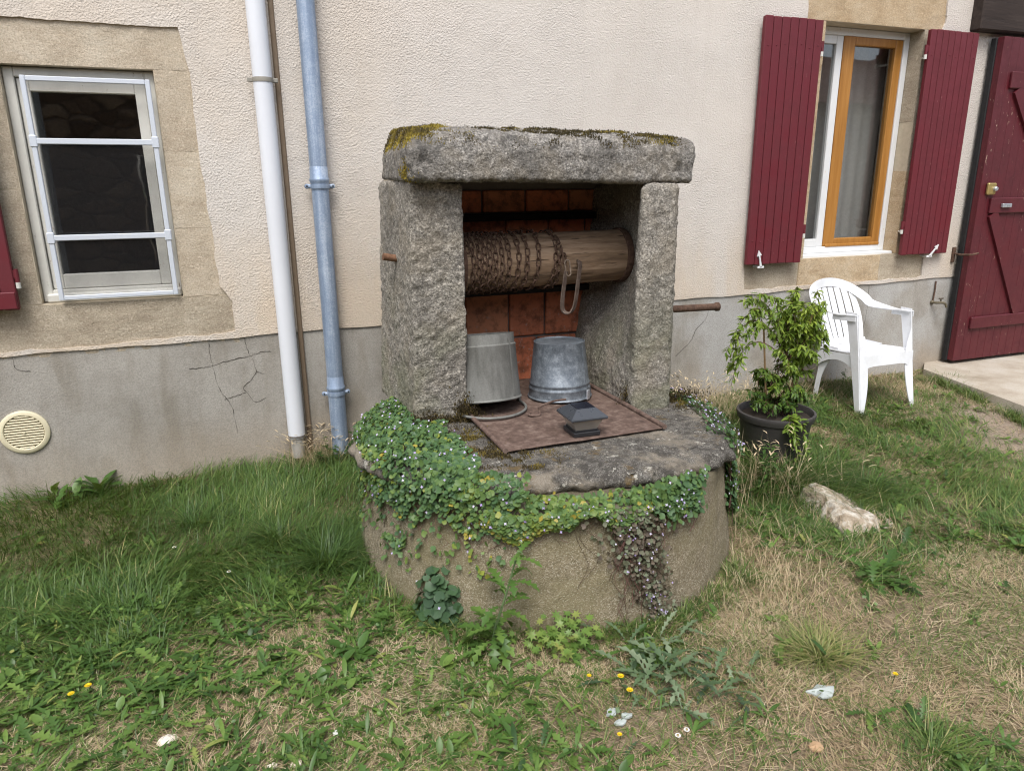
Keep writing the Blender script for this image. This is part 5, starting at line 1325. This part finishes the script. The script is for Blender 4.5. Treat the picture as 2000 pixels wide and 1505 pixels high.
# straw: dry, flattened
BS = Batch()
x, y = scatter(340000); lush, rg, wd, pth, bad, n, m = density(x, y)
x, y, k = pick(x, y, np.where(bad, 0, (.66 - .5 * lush - .30 * rg - .30 * wd) * (.45 + .8 * sstep(-.35, .25, fbm(np.stack([x, y, 0 * x], -1), 3.0, 3, 121))) * (1 - .75 * pth))); N = len(x); q = on_ground(x, y, .002)
az = 3 * PI * fbm(q, 2.1, 2, 122) + rng.normal(0, .9, N)
BS.add(*blades(q, az, rng.uniform(.008, .03, N), rng.uniform(.0014, .0032, N), rng.uniform(.8, 3.2, N), rng.uniform(.3, 1.1, N), np.clip(rng.normal(.5, .2, N) + .3 * fbm(q, 3, 2, 123), 0, 1)))
# taller dry stalks by the walls and the rock
for (cx, cy, sx, sy, n_, h0, h1) in ((2.55, -.25, .35, .16, 900, .10, .32), (3.2, -.2, .3, .12, 500, .08, .25), (4.0, -.25, .5, .15, 700, .04, .14), (.30, -.10, .10, .06, 500, .08, .26), (2.55, -1.45, .15, .12, 260, .10, .34), (1.9, -2.15, .25, .12, 900, .03, .10), (2.45, -2.0, .3, .2, 500, .05, .14), (1.6, -2.35, .3, .15, 900, .02, .07), (4.9, -.35, .25, .2, 260, .04, .12)):
    x = rng.normal(cx, sx, n_); y = np.minimum(rng.normal(cy, sy, n_), -.02); k = np.hypot(x - WC[0], y - WC[1]) > .88; x, y = x[k], y[k]; N = len(x)
    BS.add(*blades(on_ground(x, y), rng.uniform(0, 2 * PI, N), rng.uniform(h0, h1, N), rng.uniform(.0012, .0024, N), rng.uniform(.05, .8, N), rng.uniform(.1, .8, N), np.clip(rng.normal(.6, .2, N), 0, 1)))
    # seed heads
    m_ = N // 4
    if h1 > .2:
        i = rng.choice(N, m_); hh = rng.uniform(h1 * .6, h1, m_); b0 = on_ground(x[i], y[i]); az = rng.uniform(0, 2 * PI, m_); ln = rng.uniform(.1, .45, m_)
        BS.add(*blades(b0, az, hh, np.full(m_, .0013), ln, np.full(m_, .12), np.full(m_, .6)))
        tip = b0 + np.stack([np.cos(az), np.sin(az), 0 * az], -1) * (hh * (ln + .12))[:, None]; tip[:, 2] = b0[:, 2] + hh * (1 - .066)
        BS.add(*leaves(tip, az, np.full(m_, .9), rng.uniform(.025, .045, m_), np.full(m_, .004), [(0, .3), (.3, 1), (.7, .8), (1, .1)], np.full(m_, .8), .5, np.full(m_, .75)))
BS.build('dry_grass', STRAW, kind='stuff', label='straw-coloured dry grass lying over the yard', cat='grass')
# broad-leaved weeds: plantain, dock and clover mixed through the lawn
LANCE = [(0, .12), (.15, .22), (.4, .8), (.62, 1.0), (.82, .7), (1, .05)]
OVATE = [(0, .10), (.25, .14), (.38, .75), (.6, 1.0), (.82, .75), (1, .1)]
LOBED = [(0, .14), (.14, .14), (.22, .62), (.24, .16), (.34, .9), (.37, .2), (.48, 1.1), (.51, .24), (.64, 1.2), (.67, .3), (.80, 1.0), (.86, .45), (.93, .4), (1, .03)]
BW = Batch()
def rosettes(B, cx, cy, nl, L, W, prof, pitch, curl, tint, spread=.012, dt=.08):
    K = len(cx); idx = np.repeat(np.arange(K), nl); N = len(idx)
    az = rng.uniform(0, 2 * PI, N); x = cx[idx] + rng.normal(0, spread, N); y = cy[idx] + rng.normal(0, spread, N)
    LL = np.repeat(L, nl) * rng.uniform(.6, 1.15, N)
    B.add(*leaves(on_ground(x, y, .004), az, rng.uniform(*pitch, N), LL, LL * np.repeat(W, nl) * rng.uniform(.8, 1.2, N), prof, rng.uniform(*curl, N), .22, np.clip(np.repeat(tint, nl) + rng.normal(0, dt * 1.8, N), 0, 1)))
def weed_spots(n, mul):
    x, y = scatter(n); lush, rg, wd, pth, bad, _, _ = density(x, y)
    x, y, k = pick(x, y, np.where(bad, 0, mul(lush, rg, wd, pth))); return x, y
x, y = weed_spots(20000, lambda l, r, w, p: .75 * w + .16 * r + .03 * l + .012 * (1 - p)); K = len(x)
rosettes(BW, x, y, 7, rng.uniform(.04, .10, K), rng.uniform(.055, .095, K), LANCE, (.1, 1.0), (.4, 1.5), rng.normal(.45, .15, K))
x, y = weed_spots(7000, lambda l, r, w, p: .5 * w + .10 * r + .03); K = len(x)
rosettes(BW, x, y, 6, rng.uniform(.03, .07, K), rng.uniform(.16, .25, K), OVATE, (.2, 1.0), (.2, 1.0), rng.normal(.42, .15, K))
x, y = weed_spots(3400, lambda l, r, w, p: .45 * w + .22 * r + .05); K = len(x)
rosettes(BW, x, y, 8, rng.uniform(.05, .11, K), rng.uniform(.13, .18, K), LOBED, (.1, .8), (.2, 1.0), rng.normal(.5, .14, K))
x, y = weed_spots(26000, lambda l, r, w, p: .30 * w + .22 * r + .06 * l + .05 * (1 - p)); N = len(x)
BW.add(*fans(on_ground(x, y, 0) + np.stack([0 * x, 0 * x, rng.uniform(.006, .045, N)], -1), np.stack([rng.normal(0, .4, N), rng.normal(-.15, .4, N), np.ones(N)], -1), rng.uniform(.004, .011, N), np.clip(rng.normal(.45, .15, N), 0, 1), 3, .25, .1))
BW.build('weed_cover', WEED, kind='stuff', label='low broad-leaved weeds mixed through the lawn', cat='weeds')

# ------------------------------------------------------------------ single plants one can point to
def plant(name, x, y, label, cat='plant', group=None): return thing(name, (x, y, G(x, y)), label, cat, group)
def rosette_plant(name, x, y, label, n, L, W, prof, tint, pitch, curl, spread=.02, mat=WEED, dt=.1):
    t = plant(name, x, y, label); B = Batch()
    az = rng.uniform(0, 2 * PI, n); px = rng.normal(x, spread, n); py = rng.normal(y, spread, n); LL = rng.uniform(.6, 1.1, n) * L
    B.add(*leaves(on_ground(px, py, .01), az, rng.uniform(*pitch, n), LL, LL * W * rng.uniform(.8, 1.2, n), prof, rng.uniform(*curl, n), .25, np.clip(rng.normal(tint, dt, n), 0, 1))); B.build('foliage', mat, t)
    return t
WEED_GREY = m_leaf('greyish_weed_leaf', [(0.0, (0.045, 0.08, 0.04)), (0.5, (0.095, 0.15, 0.07)), (1.0, (0.20, 0.25, 0.15))], 0.5, 0.25)
rosette_plant('hawkbit_plant', 1.19, -2.52, 'large jagged-leaved weed clump in front of the well', 120, .15, .085, LOBED, .50, (.1, 1.3), (.6, 2.4), .11, WEED_GREY, .25)
rosette_plant('dandelion_plant', 2.36, -2.30, 'jagged dandelion rosette in dry grass right of the well', 26, .17, .13, LOBED, .34, (.1, .9), (.3, 1.0), .03)
rosette_plant('plantain_plant', 0.22, -2.02, 'broad-leaved plantain rosette left of the well foot', 16, .10, .2, OVATE, .35, (.3, 1.0), (.4, 1.0), .03)
rosette_plant('dock_plant', -1.03, -0.13, 'leafy dock weed against the plinth below the air vent', 18, .13, .18, OVATE, .45, (.4, 1.3), (.5, 1.2), .05)
rosette_plant('wall_weed', -0.86, -0.10, 'taller dark weed against the plinth right of the air vent', 14, .16, .16, LANCE, .30, (.6, 1.4), (.5, 1.3), .03)
def tussock(x, y, label, n, h, tint, spread, mat=GRASS):
    t = plant('grass_tussock', x, y, label); B = Batch(); az = rng.uniform(0, 2 * PI, n); r = np.abs(rng.normal(0, spread, n))
    p = on_ground(x + r * np.cos(az), y + r * np.sin(az))
    B.add(*blades(p, az + rng.normal(0, .9, n) + .5 * np.sin(az + x * 9), rng.uniform(.35, 1.1, n) * h, rng.uniform(.0018, .0042, n), rng.uniform(.0, 1.0, n), rng.uniform(.3, 1.3, n), np.clip(rng.normal(tint, .16, n), 0, 1))); B.build('blades', mat, t)
tussock(0.22, -1.33, 'arching dark green grass tussock left of the well', 520, .22, .24, .05)
tussock(0.02, -1.02, 'green grass tussock between the zinc pipe and the lawn', 420, .19, .30, .06)
tussock(-.35, -.72, 'long grass tussock below the cracked plinth', 420, .16, .32, .08)
tussock(1.76, -2.62, 'yellowing grass tussock in the dry lawn at the right', 420, .12, .86, .05)
tussock(1.75, -3.08, 'green grass tussock at the lower right corner', 300, .10, .55, .08)
tussock(2.75, -1.55, 'blue-green grass tussock behind the white rock', 600, .18, .25, .09)
tussock(3.05, -1.62, 'green grass tussock right of the white rock', 500, .16, .33, .09)
tussock(2.66, -1.36, 'tall grass tussock in front of the plant pot', 800, .30, .38, .10)
tussock(2.95, -1.36, 'tall grass tussock at the right foot of the plant pot', 620, .25, .38, .09)
tussock(5.10, -.42, 'green grass tussock at the edge of the concrete landing', 260, .13, .35, .07)
tussock(1.82, -2.12, 'small grass tussock at the right foot of the well', 160, .10, .45, .03)
# geranium clump
ger = plant('geranium_clump', .92, -2.25, 'bright green cut-leaved geranium clump before the well')
n = 110; B = Batch(); gx, gy = rng.normal(.92, .075, n), rng.normal(-2.26, .045, n); p = on_ground(gx, gy); p[:, 2] += rng.uniform(.03, .10, n)
B.add(*fans(p, np.stack([rng.normal(0, .3, n), rng.normal(-.3, .3, n), np.ones(n)], -1), rng.uniform(.014, .026, n), np.clip(rng.normal(.75, .1, n), 0, 1), 7, .55, .1, notch=False)); B.build('foliage', WEED, ger)
# sow thistle
st_ = plant('sow_thistle', .68, -2.20, 'upright sow thistle with drooping tip before the well')
pts = catmull([(.68, -2.20, 0), (.70, -2.19, .10), (.745, -2.18, .22), (.78, -2.17, .32), (.80, -2.16, .37), (.815, -2.17, .36)], 6)
MB().add(*tube(pts, [.006 * (1 - .7 * i / len(pts)) for i in range(len(pts))], 6)).build('stem', m_plain('green_stem', (.09, .14, .05), .6), st_, True)
B = Batch(); n = 40; t_ = np.concatenate([rng.uniform(0, .35, 26), rng.uniform(.35, .95, 14)]); idx = (t_ * (len(pts) - 1)).astype(int); p = np.array([tuple(pts[i]) for i in idx]); LL = .17 * (1 - .55 * t_) * rng.uniform(.7, 1.1, n)
B.add(*leaves(p, rng.uniform(0, 2 * PI, n), rng.uniform(.2, .9, n), LL, LL * .14, LOBED, rng.uniform(.8, 1.8, n), .25, np.clip(rng.normal(.52, .1, n), 0, 1))); B.build('foliage', WEED, st_)
# upright weeds near pot
def upright(name, x, y, h, label, nst, tint, LW=.16, lf=.06):
    t = plant(name, x, y, label); S = Batch(); B = Batch()
    for k in range(nst):
        bx, by = x + random.gauss(0, .05), y + random.gauss(0, .04); hh = h * random.uniform(.6, 1.1); lx, ly = random.gauss(0, .06), random.gauss(0, .05)
        b0 = Vector((bx, by, G(bx, by))); c = bez(b0, b0 + Vector((lx * .3, ly * .3, hh * .6)), b0 + Vector((lx, ly, hh)), 9)
        S.addmb(*tube(c, [.0026 * (1 - .6 * i / 8) for i in range(9)], 5, caps=False), .3)
        n = 20; tt = rng.uniform(.12, 1, n); p = np.array([tuple(c[int(a * 8)]) for a in tt]); L = lf * (1.1 - .5 * tt) * rng.uniform(.7, 1.2, n)
        B.add(*leaves(p, rng.uniform(0, 2 * PI, n), rng.uniform(.1, .9, n), L, L * LW, LANCE, rng.uniform(.3, 1.2, n), .25, np.clip(rng.normal(tint, .1, n), 0, 1)))
    S.build('stems', WEED, t); B.build('foliage', WEED, t)
upright('willowherb', 2.52, -1.42, .30, 'blue-green upright weed before the plant pot', 7, .22, .14, .075)
upright('willowherb', 2.28, -1.02, .22, 'leafy weed growing between the well and the plant pot', 5, .45, .18, .05)
upright('wall_weed', 3.62, -.16, .24, 'dark leafy weed against the plinth left of the chair', 6, .2, .2, .05)
upright('wall_weed', 4.42, -.16, .16, 'small leafy weed against the plinth behind the chair', 5, .25, .22, .04)
upright('wall_weed', .36, -.10, .20, 'dark leafy weed between the two downpipes', 6, .12, .28, .045)
# flowers
def flower(name, x, y, label, mat, r, h, centre=None, group=None):
    t = plant(name, x, y, label, 'flower', group); z = G(x, y)
    MB().add(*tube(bez((x + .015, y + .02, z), (x + .01, y + .01, z + h * .6), (x, y, z + h), 5), .0013, 5)).build('stem', m_plain('flower_stem', (.09, .13, .05), .6) if 'flower_stem' not in bpy.data.materials else bpy.data.materials['flower_stem'], t)
    B = Batch()
    for k, rr in enumerate((1.0, .68)):
        n = 13; az = np.linspace(0, 2 * PI, n, endpoint=False) + k * .2; L = np.full(n, r * rr)
        B.add(*leaves(np.tile([x, y, z + h + .001 * k], (n, 1)), az, np.full(n, .25 + .3 * k), L, L * .22, [(0, .4), (.6, 1), (1, .6)], np.full(n, .2), .1, rng.uniform(0, 1, n)))
    B.build('petals', mat, t)
    if centre: MB().add(*lathe([(0, .004), (.004, .003), (.005, 0)], 8, Matrix.Translation((x, y, z + h)))).build('disc', centre, t, True)
YG = 'yellow hawkbit flowers in the lawn'
for x, y, r, h, lab in ((-.663, -1.933, .013, .05, 'yellow flower at far left of the lawn, left of its pair'), (-.616, -1.918, .014, .06, 'yellow flower at far left of the lawn, right of its pair'),
                     (1.045, -2.23, .012, .04, 'small yellow flower beside the foot of the well'), (.93, -2.47, .010, .05, 'half-open yellow flower left of the jagged weed clump'), (1.02, -2.52, .014, .06, 'yellow flower over the jagged weed clump, upper of the pair'),
                     (1.02, -2.58, .014, .05, 'yellow flower over the jagged weed clump, lower of the pair'), (1.86, -2.84, .011, .07, 'lone yellow flower in the dry grass at right'), (.90, -2.73, .010, .04, 'pale yellow flower at the bottom edge')):
    flower('yellow_flower', x, y, lab, YELLOW, r * .8, h, None, YG)
for x, y, lab in ((-.42, -1.03, 'single white daisy in the lush grass at left'), (1.048, -2.81, 'left daisy of the pair at the bottom edge'), (1.085, -2.80, 'right daisy of the pair at the bottom edge'), (-.19, -1.33, 'small pale daisy in the grass left of the well')):
    flower('daisy', x, y, lab, WHITEP, .009, .06, bpy.data.materials['yellow_petal'] if False else BRASS, 'daisies in the lawn')

# ------------------------------------------------------------------ rock and litter
rg_ = Vector((2.70, -1.78, G(2.7, -1.8)))
def rockshape(P):
    d = P - np.array([2.70, -1.80, 0.0]); P = P + 0.03 * (np.abs(fbm(P, 5, 4, 201)) * 2 - .6)[:, None] * 1.0 * d / np.maximum(np.linalg.norm(d, axis=1, keepdims=True), .05) + 0.0 * (fbm(P, 5, 1, 201)[:, None]) * d / np.maximum(np.linalg.norm(d, axis=1, keepdims=True), .05)
    P[:, 2] -= 0.12 * sstep(2.66, 2.95, P[:, 0]) * (P[:, 2] > .02) * .6; return P
b = NB('pale_rock'); rn = b.noise(16, 7, .7); rc = b.ramp(rn, [(.34, (.22, .17, .115)), (.48, (.36, .30, .225)), (.64, (.60, .56, .49))])
rc = b.mix(b.rng(b.noise(60, 4), .58, .68, 0, .6), rc, (.20, .17, .13))
ROCKM = b.done(b.bsdf(rc, .9, b.bump(b.math('ADD', rn, b.noise(70, 4)), .9, .012), spec=.2))
o = rough_block('rock', [(2.50, -2.00, -.06), (2.56, -1.95, .065), (2.58, -1.53, -.06), (2.66, -1.58, .125), (2.92, -2.02, -.06), (2.84, -1.95, .035), (2.94, -1.62, -.06), (2.82, -1.66, .085)], ROCKM, None, .008, .05, .028, 9, 77, 6, rockshape, 0.03, gain=.6)
setp(o, 'pale flat-sided rock half sunk in the grass right of the well', 'rock')
def shard(name, x, y, s, label, cat, mat, seed, h=.25, group=None):
    r = np.random.default_rng(seed); n = 9; z = G(x, y) + .012
    V = [(x + s * .2 * r.normal(), y, z + s * h)]; 
    for k in range(n): a = 2 * PI * k / n; q = s * r.uniform(.6, 1.1); V.append((x + q * math.cos(a), y + .7 * q * math.sin(a), z + s * h * r.uniform(.1, .7)))
    for k in range(n): V.append((V[1 + k][0], V[1 + k][1], V[1 + k][2] - .006))
    F = [(0, 1 + k, 1 + (k + 1) % n) for k in range(n)] + [(1 + k, 1 + n + k, 1 + n + (k + 1) % n, 1 + (k + 1) % n) for k in range(n)] + [tuple(1 + n + k for k in range(n))[::-1]]
    MB().add(V, F).build(name, mat, None, label=label, cat=cat, group=group)
SHELL = m_sandstone('eggshell', (.55, .40, .28), (.72, .62, .50), (.82, .80, .74)); PLAST = m_plain('weathered_plastic', (.42, .46, .44), .35, var=.2); DEAD = m_plain('dead_leaf', (.42, .27, .15), .8)
shard('broken_shell', -.365, -2.226, .032, 'white and orange broken shell in the grass at lower left', 'shell', SHELL, 1, .5)
shard('broken_shell', -.07, -2.44, .018, 'small white shell scrap at the bottom edge, left one', 'shell', SHELL, 2, .5); shard('broken_shell', -.005, -2.455, .022, 'pale shell scrap at the bottom edge, right one', 'shell', SHELL, 3, .4)
shard('feather', .123, -2.377, .018, 'small white feather tuft in the straw', 'feather', WHITEP, 4, .3)
shard('plastic_scrap', 1.625, -2.77, .052, 'grey translucent plastic scrap lying in the dry lawn', 'scrap', PLAST, 5, .3)
shard('plastic_scrap', .94, -2.61, .024, 'grey plastic scrap left of the jagged weed, upper one', 'scrap', PLAST, 6); shard('plastic_scrap', .975, -2.64, .02, 'grey plastic scrap left of the jagged weed, right one', 'scrap', PLAST, 7); shard('plastic_scrap', .94, -2.66, .022, 'grey plastic scrap left of the jagged weed, lower one', 'scrap', PLAST, 8)
shard('dead_leaf', 1.43, -2.955, .026, 'curled tan dead leaf at the bottom edge', 'leaf', DEAD, 9, .5)

# ------------------------------------------------------------------ potted plant
PC = Vector((2.83, -1.10, 0.0)); pg = G(PC.x, PC.y) - .01
pot = thing('potted_plant', (PC.x, PC.y, pg), 'bushy light green climbing shrub in a dark plastic pot beside the chair', 'potted plant')
m = Matrix.Translation((PC.x, PC.y, pg)); HP = .335 - pg
MB().add(*lathe([(0, .0), (.165, .0), (.17, .01), (.196, HP * .78), (.199, HP * .80), (.198, HP * .86), (.214, HP * .88), (.218, HP * .93), (.222, HP * .97), (.220, HP), (.208, HP + .002), (.202, HP - .01), (.195, HP * .85)], 56, m)).build('pot', POT, pot, True)
soil = lathe([(.197, HP - .035), (.1, HP - .02), (0, HP - .015)], 30, m); MB().add(*soil).build('soil', SOIL, pot, True)
top = pg + HP
BL = Batch(); BT = Batch()
def twig(p0, p1, p2, r, nleaf, Lm, tint, tips=True):
    c = bez(p0, p1, p2, 14)
    BT.addmb(*tube(c, [r * (1 - .7 * i / 13) for i in range(14)], 5, caps=False), .5)
    n = nleaf; t = rng.uniform(.12, 1, n); i = np.minimum((t * 13).astype(int), 12); f = (t * 13 - i)[:, None]
    C = np.array([tuple(v) for v in c]); p = C[i] * (1 - f) + C[i + 1] * f; d = C[i + 1] - C[i]; az0 = np.arctan2(d[:, 1], d[:, 0])
    az = az0 + rng.choice([-1, 1], n) * rng.uniform(.5, 1.5, n); L = rng.uniform(.7, 1.2, n) * Lm
    BL.add(*leaves(p + rng.normal(0, .004, p.shape), az, rng.uniform(-.9, .3, n), L, L * rng.uniform(.15, .20, n), [(0, .1), (.2, .6), (.45, 1), (.75, .6), (1, .03)], rng.uniform(.1, .9, n), .3, np.clip(tint + rng.normal(0, .13, n), 0, 1), rng.normal(0, .4, n)))
B0 = Vector((PC.x, PC.y, top - .02))
for k in range(54):                                         # dense body leaning up to the right
    u = random.random(); h = .12 + .62 * u; a = random.uniform(0, 2 * PI)
    s = B0 + Vector((random.gauss(0, .05) + .10 * u, random.gauss(0, .05), h * .55)); rr = (.08 + .08 * (1 - abs(u - .3)))
    e = B0 + Vector((.16 * u + rr * math.cos(a), rr * math.sin(a), h + random.uniform(-.08, .03)))
    twig(s, (s + e) / 2 + Vector((0, 0, .10)), e, .0022, 46, .046, .42 + .42 * u + .15 * (-math.sin(a)))
for k in range(34):                                         # low skirt over the pot
    a = random.uniform(0, 2 * PI); rr = random.uniform(.08, .21)
    e = B0 + Vector((rr * math.cos(a) - .02, rr * math.sin(a), random.uniform(.02, .16))); twig(B0 + Vector((rr * .4 * math.cos(a), rr * .4 * math.sin(a), 0)), (B0 + e) / 2 + Vector((0, 0, .12)), e, .002, 34, .036, .24)
for e, c, n in (((2.44, -1.10, .70), (2.62, -1.1, 1.10), 90), ((2.50, -1.12, .86), (2.70, -1.1, 1.12), 80), ((2.56, -1.05, .98), (2.75, -1.08, 1.08), 70), ((2.45, -1.16, .54), (2.52, -1.14, .95), 50), ((2.62, -1.12, 1.03), (2.78, -1.1, 1.05), 60), ((2.92, -1.08, 1.05), (2.86, -1.08, .95), 60), ((3.08, -1.10, .86), (3.05, -1.1, 1.1), 70), ((3.12, -1.12, .66), (3.14, -1.1, .95), 60)):
    twig(B0 + Vector((.05, 0, .3)), Vector(c), Vector(e), .0035, n, .046, .66)
    for k in range(4):
        q = Vector(e) * .5 + Vector(c) * .35 + (B0 + Vector((.05, 0, .3))) * .15 + Vector((random.gauss(0, .04), random.gauss(0, .03), random.gauss(0, .03)))
        twig(q, q + Vector((-.02, 0, .02)), q + Vector((random.gauss(-.03, .04), random.gauss(0, .04), -.09)), .0015, 20, .042, .68)
for e, c, n in (((2.78, -1.36, .06), (2.74, -1.34, .44), 75), ((2.84, -1.35, .14), (2.82, -1.33, .42), 60), ((2.74, -1.34, .20), (2.74, -1.30, .42), 50)):
    twig(B0 + Vector((-.03, -.14, .02)), Vector(c), Vector(e), .0025, n, .044, .68)
BL.build('foliage', SHRUB, pot, kind='stuff'); BT.build('stems', STEM, pot, kind='stuff')
for a, c in (((2.86, -1.12, top - .05), (3.00, -1.13, .90)), ((2.92, -1.06, top - .05), (3.10, -1.10, .86)), ((2.80, -1.06, top - .05), (2.74, -1.04, .82))):
    MB().add(*tube([a, c], [.006, .005], 8)).build('stake', CANE, pot)

# ------------------------------------------------------------------ buildings across the yard, seen mirrored in the panes
ROOF = m_plain('roof_tile', (0.16, 0.075, 0.05), 0.85, var=.4, scale=8, bump=.6)
def neighbour(name, x0, x1, y1, h, label, mat, doors, yb=-16.0):
    t = thing(name, ((x0 + x1) / 2, y1, 0), label, 'building')
    sheet_pts = [(x0, -.3), (x1, -.3), (x1, h), (x0, h)]
    holes = [[(a, 0.0 + .001), (b_, 0.001), (b_, c), (a, c)] for a, b_, c in doors]
    loops = [sheet_pts] + holes; flat = [p for l in loops for p in l]
    tris = tessellate_polygon([[Vector((x, z, 0)) for x, z in l] for l in loops]); mb = MB(); mb.add([(x, y1, z) for x, z in flat], [tuple(q) for q in tris])
    mb.add([(x0, y1, -.3), (x0, yb, -.3), (x0, yb, h), (x0, y1, h)], [(0, 1, 2, 3)]); mb.add([(x1, y1, -.3), (x1, yb, -.3), (x1, yb, h), (x1, y1, h)], [(0, 1, 2, 3)])
    mb.build('wall', mat, t)
    for a, b_, c in doors: box_obj('door', (a, b_, y1 - .25, y1 - .2, 0, c), BEAM, t)
    yc = (y1 + yb) / 2
    mb = MB(); mb.add([(x0 - .3, y1 + .45, h - .1), (x1 + .3, y1 + .45, h - .1), (x1 + .3, yc, h + 1.6), (x0 - .3, yc, h + 1.6), (x1 + .3, yb - .4, h - .1), (x0 - .3, yb - .4, h - .1)], [(0, 1, 2, 3), (3, 2, 4, 5)]); mb.build('roof', ROOF, t)
neighbour('stone_barn', -14, 5.0, -9.8, 3.6, 'rubble stone barn across the yard mirrored in the left window', m_barnstone(), [(-1.5, -0.3, 2.2)])
neighbour('pale_outbuilding', 5.4, 24, -9.4, 3.5, 'pale rendered building across the yard mirrored in the right window', m_plain('pale_render', (.52, .50, .46), .9, var=.15, scale=3), [(16, 17, 2.1)])
